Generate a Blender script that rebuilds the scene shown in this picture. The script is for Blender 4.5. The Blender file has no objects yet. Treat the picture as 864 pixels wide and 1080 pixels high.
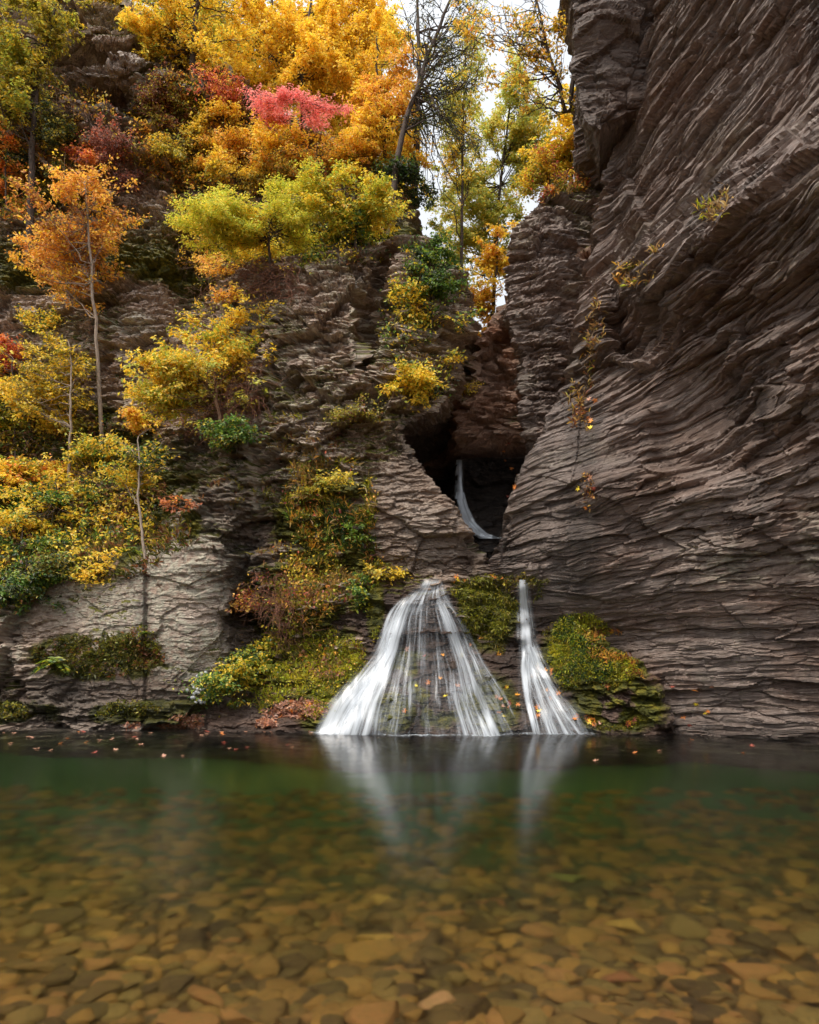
import bpy, math, random
import numpy as np
from mathutils import Vector, Matrix, Quaternion
from mathutils.bvhtree import BVHTree

random.seed(7)
rng = np.random.default_rng(7)
scene = bpy.context.scene
COL = scene.collection
EXPOSURE = 1.05

# ------------------------------------------------------------------ camera geometry
F, CX, HOR, CAMH = 800.0, 432.0, 660.0, 1.65     # focal length in photo pixels, principal column, horizon row, eye height


def P(px, py, Y):
    return Vector(((px - CX) / F * Y, Y, CAMH + (HOR - py) / F * Y))


def ray_dir(px, py):
    return Vector(((px - CX) / F, 1.0, (HOR - py) / F)).normalized()


# ------------------------------------------------------------------ noise
def _hash(ix, iy, iz, s):
    n = (ix * 374761393 + iy * 668265263 + iz * 1440662683 + s * 1274126177) & 0xffffffff
    n = ((n ^ (n >> 13)) * 1274126177) & 0xffffffff
    n = ((n ^ (n >> 15)) * 2246822519) & 0xffffffff
    return (n ^ (n >> 16)) / 4294967295.0


def vnoise(x, y, z, s=0):
    fx, fy, fz = np.floor(x), np.floor(y), np.floor(z)
    ix, iy, iz = fx.astype(np.int64), fy.astype(np.int64), fz.astype(np.int64)
    u, v, w = x - fx, y - fy, z - fz
    u = u * u * (3 - 2 * u); v = v * v * (3 - 2 * v); w = w * w * (3 - 2 * w)
    r = 0
    for a in (0, 1):
        wa = u if a else 1 - u
        for b in (0, 1):
            wb = v if b else 1 - v
            for c in (0, 1):
                wc = w if c else 1 - w
                r = r + wa * wb * wc * _hash(ix + a, iy + b, iz + c, s)
    return r


def fbm(x, y, z, s=0, o=3):
    r, a, t = 0, 1.0, 0
    for i in range(o):
        r = r + a * vnoise(x, y, z, s + i * 7)
        t += a
        a *= .5
        x, y, z = x * 2.03 + 5.1, y * 2.03 + 1.7, z * 2.03 + 3.3
    return r / t


def sstep(a, b, x):
    t = np.clip((x - a) / (b - a), 0, 1)
    return t * t * (3 - 2 * t)


def lin(c):
    return tuple(((v / 255.0) / 12.92 if v / 255.0 <= .04045 else ((v / 255.0 + .055) / 1.055) ** 2.4) for v in c)


# ------------------------------------------------------------------ object helpers
def tag(o, label=None, cat=None, group=None, kind=None):
    if label: o['label'] = label
    if cat: o['category'] = cat
    if group: o['group'] = group
    if kind: o['kind'] = kind
    return o


def empty(name, loc, label, cat, group=None):
    o = bpy.data.objects.new(name, None)
    o.empty_display_size = .2
    COL.objects.link(o)
    o.location = loc
    return tag(o, label, cat, group)


def link_mesh(name, verts, faces, mat, parent=None, smooth=False, color=None, origin=None, uv=None):
    """verts (n,3) array in world space, faces (m,k) array or list of arrays with the same k"""
    verts = np.asarray(verts, dtype=np.float32)
    if origin is not None:
        verts = verts - np.asarray(origin, dtype=np.float32)
    me = bpy.data.meshes.new(name)
    fl = [np.asarray(f, dtype=np.int32) for f in (faces if isinstance(faces, list) else [faces]) if len(f)]
    me.vertices.add(len(verts))
    me.vertices.foreach_set('co', verts.ravel())
    nl = sum(f.size for f in fl)
    np_ = sum(len(f) for f in fl)
    me.loops.add(nl)
    me.loops.foreach_set('vertex_index', np.concatenate([f.ravel() for f in fl]))
    me.polygons.add(np_)
    tot = np.concatenate([np.full(len(f), f.shape[1], dtype=np.int32) for f in fl])
    st = np.concatenate([[0], np.cumsum(tot)[:-1]]).astype(np.int32)
    me.polygons.foreach_set('loop_start', st)
    me.polygons.foreach_set('loop_total', tot)
    me.polygons.foreach_set('use_smooth', np.full(np_, smooth, dtype=bool))
    me.update(calc_edges=True)
    if color is not None:
        a = me.color_attributes.new('tint', 'FLOAT_COLOR', 'POINT')
        c = np.ones((len(verts), 4), dtype=np.float32)
        c[:, :color.shape[1]] = color
        a.data.foreach_set('color', c.ravel())
    if uv is not None:
        l = me.uv_layers.new(name='flow')
        vi = np.empty(nl, dtype=np.int32)
        me.loops.foreach_get('vertex_index', vi)
        l.data.foreach_set('uv', np.asarray(uv, dtype=np.float32)[vi].ravel())
    me.materials.append(mat)
    o = bpy.data.objects.new(name, me)
    COL.objects.link(o)
    if parent is not None:
        o.parent = parent
    elif origin is not None:
        o.location = Vector(origin)
    return o


def grid_faces(nr, nc, flip=False):
    i = np.arange(nr - 1)[:, None] * nc + np.arange(nc - 1)[None, :]
    f = np.stack([i, i + 1, i + nc + 1, i + nc], -1).reshape(-1, 4)
    return f[:, ::-1] if flip else f


# ------------------------------------------------------------------ node helper
class NT:
    def __init__(self, name):
        self.m = bpy.data.materials.new(name)
        self.m.use_nodes = True
        self.t = self.m.node_tree
        self.t.nodes.clear()
        self.out = self.t.nodes.new('ShaderNodeOutputMaterial')

    def n(self, typ, ins=None, **kw):
        nd = self.t.nodes.new('ShaderNode' + typ)
        for k, v in kw.items():
            setattr(nd, k, v)
        for k, v in (ins or {}).items():
            s = nd.inputs[k]
            if isinstance(v, bpy.types.NodeSocket):
                self.t.links.new(v, s)
            else:
                s.default_value = v
        return nd

    def noise(self, vec, scale, detail=5, rough=.55, dist=0):
        return self.n('TexNoise', {'Vector': vec, 'Scale': scale, 'Detail': detail, 'Roughness': rough, 'Distortion': dist}).outputs[0]

    def map(self, vec, scale=(1, 1, 1), rot=(0, 0, 0)):
        return self.n('Mapping', {'Vector': vec, 'Scale': scale, 'Rotation': rot}).outputs[0]

    def ramp(self, fac, stops, interp='LINEAR'):
        nd = self.n('ValToRGB', {'Fac': fac})
        nd.color_ramp.interpolation = interp
        e = nd.color_ramp.elements
        while len(e) > 1:
            e.remove(e[-1])
        for i, (p, c) in enumerate(stops):
            x = e[0] if i == 0 else e.new(p)
            x.position = p
            x.color = (c[0], c[1], c[2], 1) if not isinstance(c, (int, float)) else (c, c, c, 1)
        return nd.outputs[0]

    def mix(self, fac, a, b, blend='MIX'):
        nd = self.n('Mix', data_type='RGBA', blend_type=blend)
        for k, v in ((0, fac), (6, a), (7, b)):
            s = nd.inputs[k]
            if isinstance(v, bpy.types.NodeSocket):
                self.t.links.new(v, s)
            elif k == 0:
                s.default_value = v
            else:
                s.default_value = (v[0], v[1], v[2], 1)
        return nd.outputs[2]

    def math(self, op, a, b=0.0, clamp=False):
        nd = self.n('Math', operation=op, use_clamp=clamp)
        for k, v in ((0, a), (1, b)):
            if isinstance(v, bpy.types.NodeSocket):
                self.t.links.new(v, nd.inputs[k])
            else:
                nd.inputs[k].default_value = v
        return nd.outputs[0]

    def surf(self, s):
        self.t.links.new(s, self.out.inputs[0])
        return self.m


def rock_material(name, dark, mid, light, rust, bump=.85, zs=7.0, fine=3.2, rgh=.66, wetk=.78):
    N = NT(name)
    co = N.n('TexCoord').outputs['Object']
    mk = N.n('VertexColor', layer_name='tint')
    sep = N.n('SeparateColor', {'Color': mk.outputs[0]})
    lich, moss, wet = sep.outputs[0], sep.outputs[1], sep.outputs[2]
    xyz = N.n('SeparateXYZ', {'Vector': co})
    bed = N.n('Attribute', attribute_name='bed').outputs['Fac']          # height across the bedding
    bc = N.n('CombineXYZ', {'X': xyz.outputs[0], 'Y': xyz.outputs[1], 'Z': bed}).outputs[0]
    lay = N.noise(N.map(bc, (1, 1, zs)), fine, 7, .62, .25)
    lay2 = N.noise(N.map(bc, (1, 1, zs * 1.7)), fine * 3.1, 6, .65)
    big = N.noise(N.map(co, (1, 1, 1.8)), .8, 4, .6)
    iso = N.noise(co, 11, 6, .65)
    base = N.ramp(lay, [(.30, dark), (.47, mid), (.58, mid), (.72, light)])
    base = N.mix(N.ramp(lay2, [(.35, .0), (.70, .6)]), base, light)
    base = N.mix(N.ramp(big, [(.42, 0.), (.68, .65)]), base, rust)
    spk = N.ramp(iso, [(.56, 0.), (.70, .55)])
    base = N.mix(spk, base, tuple(v * 1.35 for v in light))
    # lichen crust
    lf = N.math('MULTIPLY', N.ramp(N.math('ADD', N.math('MULTIPLY', iso, .6), N.math('MULTIPLY', lay, .4)), [(.45, 0.), (.54, 1.)]), lich, True)
    lc = N.mix(N.noise(co, 24, 4, .7), lin((146, 136, 114)), lin((220, 212, 190)))
    base = N.mix(lf, base, lc)
    # moss
    mn = N.noise(co, 17, 5, .7)
    mf = N.ramp(N.math('ADD', N.math('MULTIPLY', moss, 1.0), N.math('MULTIPLY', mn, .55)), [(.52, 0.), (.72, 1.)])
    mc = N.ramp(N.noise(co, 6.5, 6, .7), [(.30, lin((44, 44, 12))), (.48, lin((86, 86, 22))), (.62, lin((128, 118, 30))), (.74, lin((108, 78, 30)))])
    base = N.mix(mf, base, mc)
    base = N.mix(N.math('MULTIPLY', wet, wetk, True), base, (.012, .010, .008), 'MIX')  # darkens wet rock, and also the shade painted into recesses
    b1 = N.n('Bump', {'Height': lay, 'Strength': bump, 'Distance': .10})
    b2 = N.n('Bump', {'Height': lay2, 'Strength': bump, 'Distance': .035, 'Normal': b1.outputs[0]})
    b3 = N.n('Bump', {'Height': N.noise(co, 40, 4, .7), 'Strength': .5, 'Distance': .012, 'Normal': b2.outputs[0]})
    rough = N.math('SUBTRACT', rgh, N.math('MULTIPLY', wet, .42))
    bs = N.n('BsdfPrincipled', {'Base Color': base, 'Roughness': rough, 'Normal': b3.outputs[0]})
    bs.inputs['Specular IOR Level'].default_value = .42
    return N.surf(bs.outputs[0])


def leaf_material(name='leaf_colours', trans=.46):
    N = NT(name)
    c = N.n('VertexColor', layer_name='tint').outputs[0]
    d = N.n('BsdfDiffuse', {'Color': c})
    t = N.n('BsdfTranslucent', {'Color': c})
    m = N.n('MixShader', {0: trans, 1: d.outputs[0], 2: t.outputs[0]})
    g = N.n('BsdfGlossy', {'Color': (1, 1, 1, 1), 'Roughness': .5})
    m2 = N.n('MixShader', {0: .035, 1: m.outputs[0], 2: g.outputs[0]})
    return N.surf(m2.outputs[0])


def bark_material(name, a, b):
    N = NT(name)
    co = N.n('TexCoord').outputs['Object']
    nz = N.noise(N.map(co, (6, 6, 1.4)), 6, 6, .7)
    c = N.ramp(nz, [(.35, a), (.65, b)])
    bp = N.n('Bump', {'Height': nz, 'Strength': .6, 'Distance': .02})
    bs = N.n('BsdfPrincipled', {'Base Color': c, 'Roughness': .85, 'Normal': bp.outputs[0]})
    return N.surf(bs.outputs[0])


M_ROCK_R = rock_material('brown_shale', lin((38, 31, 28)), lin((114, 97, 87)), lin((184, 167, 156)), lin((122, 92, 74)), .9, 9.0, 2.8, .55)
M_ROCK_L = rock_material('grey_shale', lin((56, 45, 37)), lin((160, 136, 118)), lin((226, 209, 191)), lin((150, 114, 88)), .95, 7.0, 3.6)
M_ROCK_W = rock_material('wet_shale', lin((36, 29, 25)), lin((88, 70, 60)), lin((134, 114, 102)), lin((110, 74, 50)), .8)
M_ROCK_G = rock_material('reddish_shale', lin((66, 48, 38)), lin((148, 112, 90)), lin((196, 164, 142)), lin((168, 112, 76)), .9, wetk=.96)
M_LEAF = leaf_material()
M_BARK_DARK = bark_material('dark_bark', lin((48, 38, 32)), lin((92, 76, 64)))
M_BARK_PALE = bark_material('pale_bark', lin((112, 96, 82)), lin((172, 154, 136)))
M_TWIG = bark_material('dry_twig', lin((92, 66, 48)), lin((150, 116, 90)))
# ------------------------------------------------------------------ rock masses
def table(px_t, z_t, rows, px, z, blur=6):
    """bilinear lookup of a table of distances: px, z are (nr,nc)"""
    rows = np.asarray(rows, dtype=float)
    px_t, z_t = np.asarray(px_t, float), np.asarray(z_t, float)
    ci = np.clip(np.searchsorted(px_t, px) - 1, 0, len(px_t) - 2)
    ri = np.clip(np.searchsorted(z_t, z) - 1, 0, len(z_t) - 2)
    cu = np.clip((px - px_t[ci]) / (px_t[ci + 1] - px_t[ci]), 0, 1)
    rv = np.clip((z - z_t[ri]) / (z_t[ri + 1] - z_t[ri]), 0, 1)
    return ((rows[ri, ci] * (1 - cu) + rows[ri, ci + 1] * cu) * (1 - rv)
            + (rows[ri + 1, ci] * (1 - cu) + rows[ri + 1, ci + 1] * cu) * rv)


def blur2(a, kr, kc):
    for ax, k in ((0, kr), (1, kc)):
        if k < 1: continue
        for _ in range(2):
            pad = [(0, 0), (0, 0)]; pad[ax] = (k, k)
            c = np.cumsum(np.pad(a, pad, mode='edge'), axis=ax)
            c = np.concatenate([np.zeros_like(np.take(c, [0], ax)), c], ax)
            n = a.shape[ax]
            a = (np.take(c, np.arange(2 * k + 1, 2 * k + 1 + n), ax) - np.take(c, np.arange(0, n), ax)) / (2 * k + 1)
    return a


def normals(p):
    du = np.gradient(p, axis=1)
    dv = np.gradient(p, axis=0)
    n = np.cross(du, dv)
    return n / np.maximum(np.linalg.norm(n, axis=-1, keepdims=True), 1e-9)


def chips(x, y, z, seed):
    """irregular fracture blocks: random push, tilt inside the block and distance to the nearest crack"""
    fx, fy, fz = np.floor(x), np.floor(y), np.floor(z)
    ix, iy, iz = fx.astype(np.int64), fy.astype(np.int64), fz.astype(np.int64)
    d1 = np.full(x.shape, 9.); d2 = np.full(x.shape, 9.)
    r = np.zeros(x.shape); tx = np.zeros(x.shape); ty = np.zeros(x.shape)
    for i in (-1, 0, 1):
        for j in (-1, 0, 1):
            for k in (-1, 0, 1):
                a, b, c = ix + i, iy + j, iz + k
                h = _hash(a, b, c, seed)
                h2 = (h * 977.13) % 1; h3 = (h * 5303.7) % 1; h4 = (h * 21911.3) % 1
                vx = fx + i + h - x; vy = fy + j + h2 - y; vz = fz + k + h3 - z
                d = vx * vx + vy * vy + vz * vz
                near = d < d1
                d2 = np.where(near, d1, np.minimum(d2, d))
                d1 = np.where(near, d, d1)
                r = np.where(near, h4, r)
                tx = np.where(near, -(vx * (h - .5) + vy * (h2 - .5)), tx)
                ty = np.where(near, -vz, ty)
    return r, tx, ty, np.sqrt(d2) - np.sqrt(d1)


def strata(p, seed, amp=1.0, layers=((.55, .09, .8), (.21, .07, 1.6), (.085, .042, 3.0), (.036, .020, 5.)), warp=None, rough=1.0, lean=.36, facet=.8, ch=((.85, 1.35, .42), (2.6, 8.0, .19), (7., 24., .09))):
    """outward relief of bedded rock: broken beds of several thicknesses, fracture blocks and fine flakes"""
    x, y, z = p[..., 0], p[..., 1], p[..., 2]
    w = fbm(x * .45, y * .45, z * .5, seed, 3) - .5
    w2 = fbm(x * 1.4, y * 1.4, z * 1.4, seed + 4, 3) - .5
    wz = z + .34 * w + .10 * w2 + (warp(x, y, z) if warp else 0)
    patch = sstep(.36, .62, fbm(x * .7, y * .7, z * .9, seed + 8, 3))     # where the beds show, elsewhere broken rock
    d = np.zeros_like(x)
    for i, (h, a, cell) in enumerate(layers):
        t = wz / h + 1.4 * vnoise(x * .35, y * .35, wz / h * .4, seed + 11 * i) + .4 * vnoise(x * 1.6, y * 1.6, wz / h * .6, seed + 14 * i)
        k = np.floor(t)
        fr = t - k
        wx = x + .35 * (vnoise(x * 2, y * 2, k * 3.7, seed + 50 + i) - .5)
        wy = y + .35 * (vnoise(x * 2, y * 2, k * 3.7, seed + 60 + i) - .5)
        v = vnoise(wx * cell + k * 17.31, wy * cell + k * 5.77, k * 2.13, seed + 20 + i)
        v = .35 * v + .65 * sstep(.36, .64, v)
        cr = vnoise(wx * cell * .8, wy * cell * .8, k * 3.1, seed + 30 + i)
        lip = 1 - np.abs(2 * fr - 1.2) ** 2 * .7
        e = a * (v - .5) + a * .32 * lip - a * .75 * sstep(.35, .7, cr) * np.exp(-(np.minimum(fr, 1 - fr) / .13) ** 2)
        e = e * (.25 + 1.5 * vnoise(x * .9 + k * 7.7, y * .9, k * 1.31, seed + 40 + i) ** 1.5)
        d += e * (.35 + .8 * patch)
    q = .12 * (fbm(x * 3, y * 3, z * 5, seed + 81, 2) - .5)
    r, tl, tz, eg = chips(x * .32 + q * .3, y * .32 + q * .3, z * .42 + q * .3, seed + 190)      # big plane faces
    d += facet * (.35 * (r - .5) + .75 * tl + .55 * tz * (r - .5)) * (eg > -1)
    r, tl, tz, eg = chips((x + q) * ch[0][0], (y + q) * ch[0][0], (wz + q) * ch[0][1], seed + 200)
    d += ch[0][2] / .34 * (.34 * (r - .5) + .22 * tl + .16 * tz * (r - .3) - lean * .30 * tz - .03 * np.exp(-(eg / .05) ** 2)) * (1.1 - .45 * patch) * rough
    r, tl, tz, eg = chips((x + q) * ch[1][0], (y + q) * ch[1][0], (wz + q * .5) * ch[1][1], seed + 210)
    d += ch[1][2] / .125 * (.125 * (r - .5) + .10 * tl + .07 * tz * (r - .3) - lean * .13 * tz - .035 * np.exp(-(eg / .07) ** 2)) * (1.15 - .35 * patch) * rough
    r, tl, tz, eg = chips(x * ch[2][0], y * ch[2][0], wz * ch[2][1], seed + 220)
    d += ch[2][2] / .045 * (.045 * (r - .5) + .03 * tl - lean * .04 * tz) * rough
    d += .05 * (fbm(x * 2.4, y * 2.4, wz * 18, seed + 90, 3) - .5)
    return d * amp, wz


BVH_V, BVH_F, BVH_N = [], [], 0
ROCKS = []


def rock(name, label, U, V, shape, mat, seed, amp, paint, layers=None, warp=None, ch=None, facet=None, flip=False, vertical=.35):
    """U: columns, V: rows; shape(u,v) -> px, Y, z arrays; amp(px,py) -> relief factor; paint(px,py,z,normal) -> lichen, moss and wet-plus-painted-shade masks"""
    global BVH_N
    u, v = np.meshgrid(U, V)
    px, Y, z = shape(u, v)
    p = np.stack([(px - CX) / F * Y, Y, z], -1)
    nrm = normals(blur2_3(p))
    if flip: nrm = -nrm
    py = HOR - (z - CAMH) * F / Y
    kw = {} if layers is None else {'layers': layers}
    if ch: kw['ch'] = ch
    if facet is not None: kw['facet'] = facet
    d, wz = strata(p, seed, 1.0, warp=warp, **kw)
    d = d * amp(px, py)
    disp = nrm.copy(); disp[..., 2] *= vertical
    q = p + disp * d[..., None]
    n2 = normals(q)
    if flip: n2 = -n2
    col = np.stack(paint(px, py, q[..., 2], n2, q), -1).clip(0, 1)
    f = grid_faces(*u.shape, flip=flip)
    o = link_mesh(name, q.reshape(-1, 3), f, mat, color=col.reshape(-1, 3))
    at = o.data.attributes.new('bed', 'FLOAT', 'POINT'); at.data.foreach_set('value', wz.astype(np.float32).ravel())
    tag(o, label, None, None, 'structure')
    s = 2
    qs = q[::s, ::s]
    BVH_V.append(qs.reshape(-1, 3))
    BVH_F.append(grid_faces(qs.shape[0], qs.shape[1], flip=flip) + BVH_N)
    BVH_N += qs.shape[0] * qs.shape[1]
    ROCKS.append(o)
    return q


def blur2_3(p):
    return np.stack([blur2(p[..., i], 4, 4) for i in range(3)], -1)


def ell(px, py, cx, cy, rx, ry, soft=.35):
    r = np.sqrt(((px - cx) / rx) ** 2 + ((py - cy) / ry) ** 2)
    return 1 - sstep(1 - soft, 1 + soft, r)


def bumpmap(px, py, L):
    return sum(a * ell(px, py, cx, cy, rx, ry, s) for cx, cy, rx, ry, a, s in L)


# --- right cliff -------------------------------------------------------------------
R_PX = [480, 500, 560, 620, 690, 780, 864, 930, 1100, 1400]
R_Z = [-2.4, 0, 1.5, 3, 4.5, 5.6, 6.6, 7.1, 8, 10, 12, 14, 16]
R_Y = [[12.8, 12.8, 12.8, 12.6, 11.8, 11.1, 10.6, 10.2, 8.9, 7.2],
       [12.8, 12.8, 12.8, 12.6, 11.8, 11.15, 10.7, 10.3, 9.0, 7.3],
       [12.8, 12.8, 12.7, 12.4, 11.65, 10.9, 10.4, 10.0, 8.8, 7.2],
       [12.8, 12.7, 12.3, 11.8, 11.2, 10.5, 9.8, 9.3, 8.2, 6.8],
       [13.0, 12.8, 12.4, 11.8, 11.0, 10.0, 9.2, 8.6, 7.6, 6.3],
       [13.6, 13.2, 12.7, 12.0, 10.9, 9.75, 8.8, 8.2, 7.2, 6.0],
       [14.0, 13.8, 13.0, 12.1, 10.55, 9.1, 8.05, 7.35, 6.5, 5.4],
       [14.5, 14, 13.3, 12.45, 11.05, 9.6, 8.5, 7.85, 6.9, 5.8],
       [15, 14.6, 13.8, 12.95, 11.85, 10.5, 9.4, 8.7, 7.6, 6.5],
       [16, 15, 14.2, 13.15, 12.05, 10.65, 9.5, 8.8, 7.7, 6.6],
       [16, 15, 14.2, 13.1, 12.0, 10.5, 9.3, 8.6, 7.5, 6.4],
       [16.5, 15.5, 14.4, 13.1, 11.9, 10.4, 9.1, 8.4, 7.3, 6.2],
       [17, 16, 14.8, 13.4, 12.2, 10.7, 9.4, 8.7, 7.6, 6.5]]
R_SIL = ([-2.4, 2.2, 2.7, 3.17, 3.8, 4.4, 4.85, 5.5, 6.2, 7.5, 9.3, 9.95, 10.15, 10.35, 10.8, 11.5, 12.4, 14, 16],
         [515, 515, 518, 527, 540, 558, 575, 598, 612, 626, 640, 648, 650, 650, 648, 646, 644, 640, 640])


def bed_dip(zr):
    return .05 + .20 * sstep(1.8, 5.0, zr) + .17 * sstep(5.2, 8.0, zr)


def right_warp(x, y, z):
    # beds climb to the right, ever steeper higher up
    s_ = np.clip((x - 2) - .8 * (y - 11.5), -3, 7.5)
    zr = z
    for _ in range(5):
        zr = .5 * zr + .5 * (z - bed_dip(zr) * s_)
    return zr - z


def right_shape(u, v):
    zr = -2.4 + np.clip(v, 0, 1) * 17.0
    z = zr + bed_dip(zr) * np.clip((u - 630) / 234 * 4.9, -2.5, 7.0)      # rows of the mesh follow the beds
    back = np.clip(v - 1, 0, 9) * 30
    xs = np.interp(z, *R_SIL)
    over = np.clip(xs - u, 0, None)
    px = np.where(over > 0, xs + .05 * over, u)
    Y = table(R_PX, R_Z, R_Y, np.maximum(u, xs), z)
    Y = blur2(Y, 7, 7)
    py = HOR - (z - CAMH) * F / Y
    # relief: hollow bay and its roof, the flat pale facet, the lower buttress nose
    rel = bumpmap(px, py, [(668, 335, 26, 36, .8, .45), (735, 440, 44, 66, .42, .45), (690, 520, 80, 26, -.30, .6), (600, 520, 60, 90, -.45, .8),
                           (700, 600, 90, 40, -.20, .8), (655, 120, 22, 120, .35, .7), 
                           (800, 440, 60, 22, .18, .8)])
    Y = Y + rel
    Y = Y + over * .07 + back
    z = z + back * .12
    return px, Y, z


def right_amp(px, py):
    a = .85 + .35 * ell(px, py, 790, 330, 130, 150, .8) - .50 * ell(px, py, 590, 530, 70, 90, .6) - .42 * ell(px, py, 722, 440, 42, 50, .4)
    a = a - .25 * ell(px, py, 640, 440, 50, 60, .5)
    return a * (1 - .46 * sstep(540, 690, py))


def right_paint(px, py, z, n, q):
    x, y = q[..., 0], q[..., 1]
    nz = fbm(x * 1.1, y * 1.1, z * 1.4, 501, 4)
    lich = .75 * ell(px, py, 800, 590, 60, 35, .8) * sstep(.45, .7, nz) + .35 * ell(px, py, 830, 560, 60, 60, .9) * sstep(.5, .65, nz)
    lich = lich + .25 * sstep(.6, .75, nz)
    moss = .42 * sstep(.45, .85, n[..., 2]) * sstep(.5, .7, nz) * sstep(60, 200, py) * .6
    wet = .55 * sstep(.35, .05, z) + .35 * ell(px, py, 620, 640, 80, 40, .7) * nz + .5 * ell(px, py, 525, 585, 25, 25, .6)
    wet = wet + .26 * ell(px, py, 600, 520, 80, 90, .6) + .15 * sstep(480, 250, py)  # darker on the buttress and towards the top of the wall
    seep = fbm(x * 1.5, y * 1.5, z * .25, 531, 3)
    wet = wet + .45 * sstep(.55, .70, seep)
    return lich, moss, wet


U = np.concatenate([np.arange(480, 940, 1.0), np.linspace(941, 1400, 60)])
V = np.concatenate([np.linspace(0, 1, 1150), 1 + np.linspace(.01, 1, 24)])
right_q = rock('cliff', 'dark brown shale wall overhanging on the right of the pool', U, V, right_shape, M_ROCK_R, 100, right_amp, right_paint,
               warp=right_warp, ch=((.60, 1.9, .26), (.95, 6.5, .15), (1.6, 15., .07)),
               layers=((.55, .09, .8), (.21, .07, 1.6), (.12, .035, 2.0)), facet=.55)

# --- block hanging out from the top of the right cliff
def block_shape(u, v):
    z = 9.75 + np.clip(v, 0, 1) * 4.6 + np.interp(u, [590, 612, 632, 660, 700], [.55, .35, .0, .25, .5])* np.clip(1 - v, 0, 1)
    xs = np.interp(z, [9.6, 9.9, 10.3, 10.75, 11.3, 11.6, 12.1, 12.8, 14.5], [628, 618, 611, 613, 617, 610, 602, 599, 590])
    over = np.clip(xs - u, 0, None)
    px = np.where(over > 0, xs + .05 * over, u)
    Y = 12.35 - .006 * (np.maximum(u, xs) - 600) + .35 * sstep(640, 690, u) + .25 * sstep(11.25, 11.05, z)
    return px, blur2(Y, 2, 3) + over * .07 + np.clip(-v, 0, 9) * 7, z


rock('cliff', 'dark angular block jutting from the top of the right cliff', np.arange(556, 690, 1.4), np.concatenate([np.linspace(-.25, -.005, 20), np.linspace(0, 1, 220)]), block_shape, M_ROCK_R, 150,
     lambda px, py: .6 + 0 * px, lambda px, py, z, n, q: (0 * px, 0 * px, .45 + 0 * px), ch=((1.1, 1.2, .42), (2.2, 4.5, .12), (5., 20., .04)))

# --- pillar between the gorge and the right cliff ------------------------------------
P_SIL = ([2, 5.0, 5.6, 6.6, 7.4, 8.3, 8.9, 9.25, 9.6], [570, 558, 552, 545, 540, 543, 548, 556, 574])


def pillar_shape(u, v):
    ztop = np.interp(u, [480, 560, 585, 640, 700], [9.3, 9.5, 9.75, 9.85, 10])
    z = 2 + np.clip(v, 0, 1) * (ztop - 2)
    back = np.clip(v - 1, 0, 9) * 12
    xs = np.interp(z, *P_SIL)
    over = np.clip(xs - u, 0, None)
    px = np.where(over > 0, xs + .05 * over, u)
    Y = np.interp(z, [2, 5, 7, 9, 9.8], [13.6, 13.5, 13.5, 13.7, 13.95]) - .012 * np.clip(20 - np.abs(np.maximum(u, xs) - 580), -60, 20) * .6
    Y = blur2(Y, 4, 6)
    return px, Y + over * .07 + back, z + back * .10


def pillar_paint(px, py, z, n, q):
    nz = fbm(q[..., 0] * 2, q[..., 1] * 2, z * 2, 601, 4)
    moss = 1.0 * sstep(.35, .8, n[..., 2]) * sstep(9.0, 9.5, z) + .3 * sstep(.55, .7, nz) * sstep(590, 615, px)
    return .35 * sstep(.5, .68, nz), moss, .25 * sstep(330, 420, py)


pillar_q = rock('cliff', 'rough grey rock pillar with trees on its flat top', np.arange(490, 690, 1.5), np.concatenate([np.linspace(0, 1, 340), 1 + np.linspace(.02, 1, 16)]),
                pillar_shape, M_ROCK_R, 210, lambda px, py: .62 + 0 * px, pillar_paint,
                layers=((.4, .12, 1.5), (.15, .11, 2.6), (.07, .07, 4.), (.035, .03, 7.)))

# --- left cliff ----------------------------------------------------------------------
L_PX = [-600, -250, -60, 0, 100, 200, 240, 290, 340, 420, 480, 540]
L_Z = [-2.4, 0, 1.5, 2.75, 3.5, 5, 7, 8.3, 9.3, 11.5, 14, 17]
L_Y = [[11.0, 12.2, 12.5, 12.3, 12.1, 12.1, 12.3, 12.6, 12.4, 12.4, 12.4, 12.6],
       [11.0, 12.2, 12.5, 12.4, 12.25, 12.2, 12.4, 12.7, 12.5, 12.4, 12.4, 12.6],
       [11.3, 12.4, 12.7, 12.55, 12.35, 12.25, 12.6, 12.9, 12.7, 12.5, 12.5, 12.7],
       [11.6, 12.8, 13.0, 12.95, 12.7, 12.5, 12.9, 13.0, 12.8, 12.55, 12.55, 12.8],
       [12.5, 14.0, 14.1, 14.0, 13.8, 13.2, 13.1, 13.0, 12.8, 12.55, 12.7, 13.0],
       [13.5, 15.0, 15.2, 15.2, 15.0, 14.2, 13.6, 13.1, 12.9, 12.95, 13.1, 13.3],
       [14.2, 15.6, 15.8, 15.8, 15.7, 15.0, 14.1, 13.3, 13.1, 13.1, 13.3, 13.5],
       [14.6, 16.2, 16.3, 16.3, 16.2, 15.7, 14.8, 13.8, 13.5, 13.5, 13.9, 14.1],
       [15.0, 16.5, 16.6, 16.6, 16.5, 16.2, 15.8, 15.3, 15.2, 15.2, 15.2, 15.2],
       [15.5, 16.8, 17.0, 17.0, 16.9, 16.9, 16.9, 16.9, 17.0, 17.0, 17.0, 17.],
       [16., 17.3, 17.5, 17.5, 17.4, 17.4, 17.5, 17.6, 17.6, 17.6, 17.6, 17.6],
       [17., 18, 18.2, 18.2, 18.0, 18.0, 18.1, 18.2, 18.2, 18.2, 18.2, 18.2]]
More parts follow.
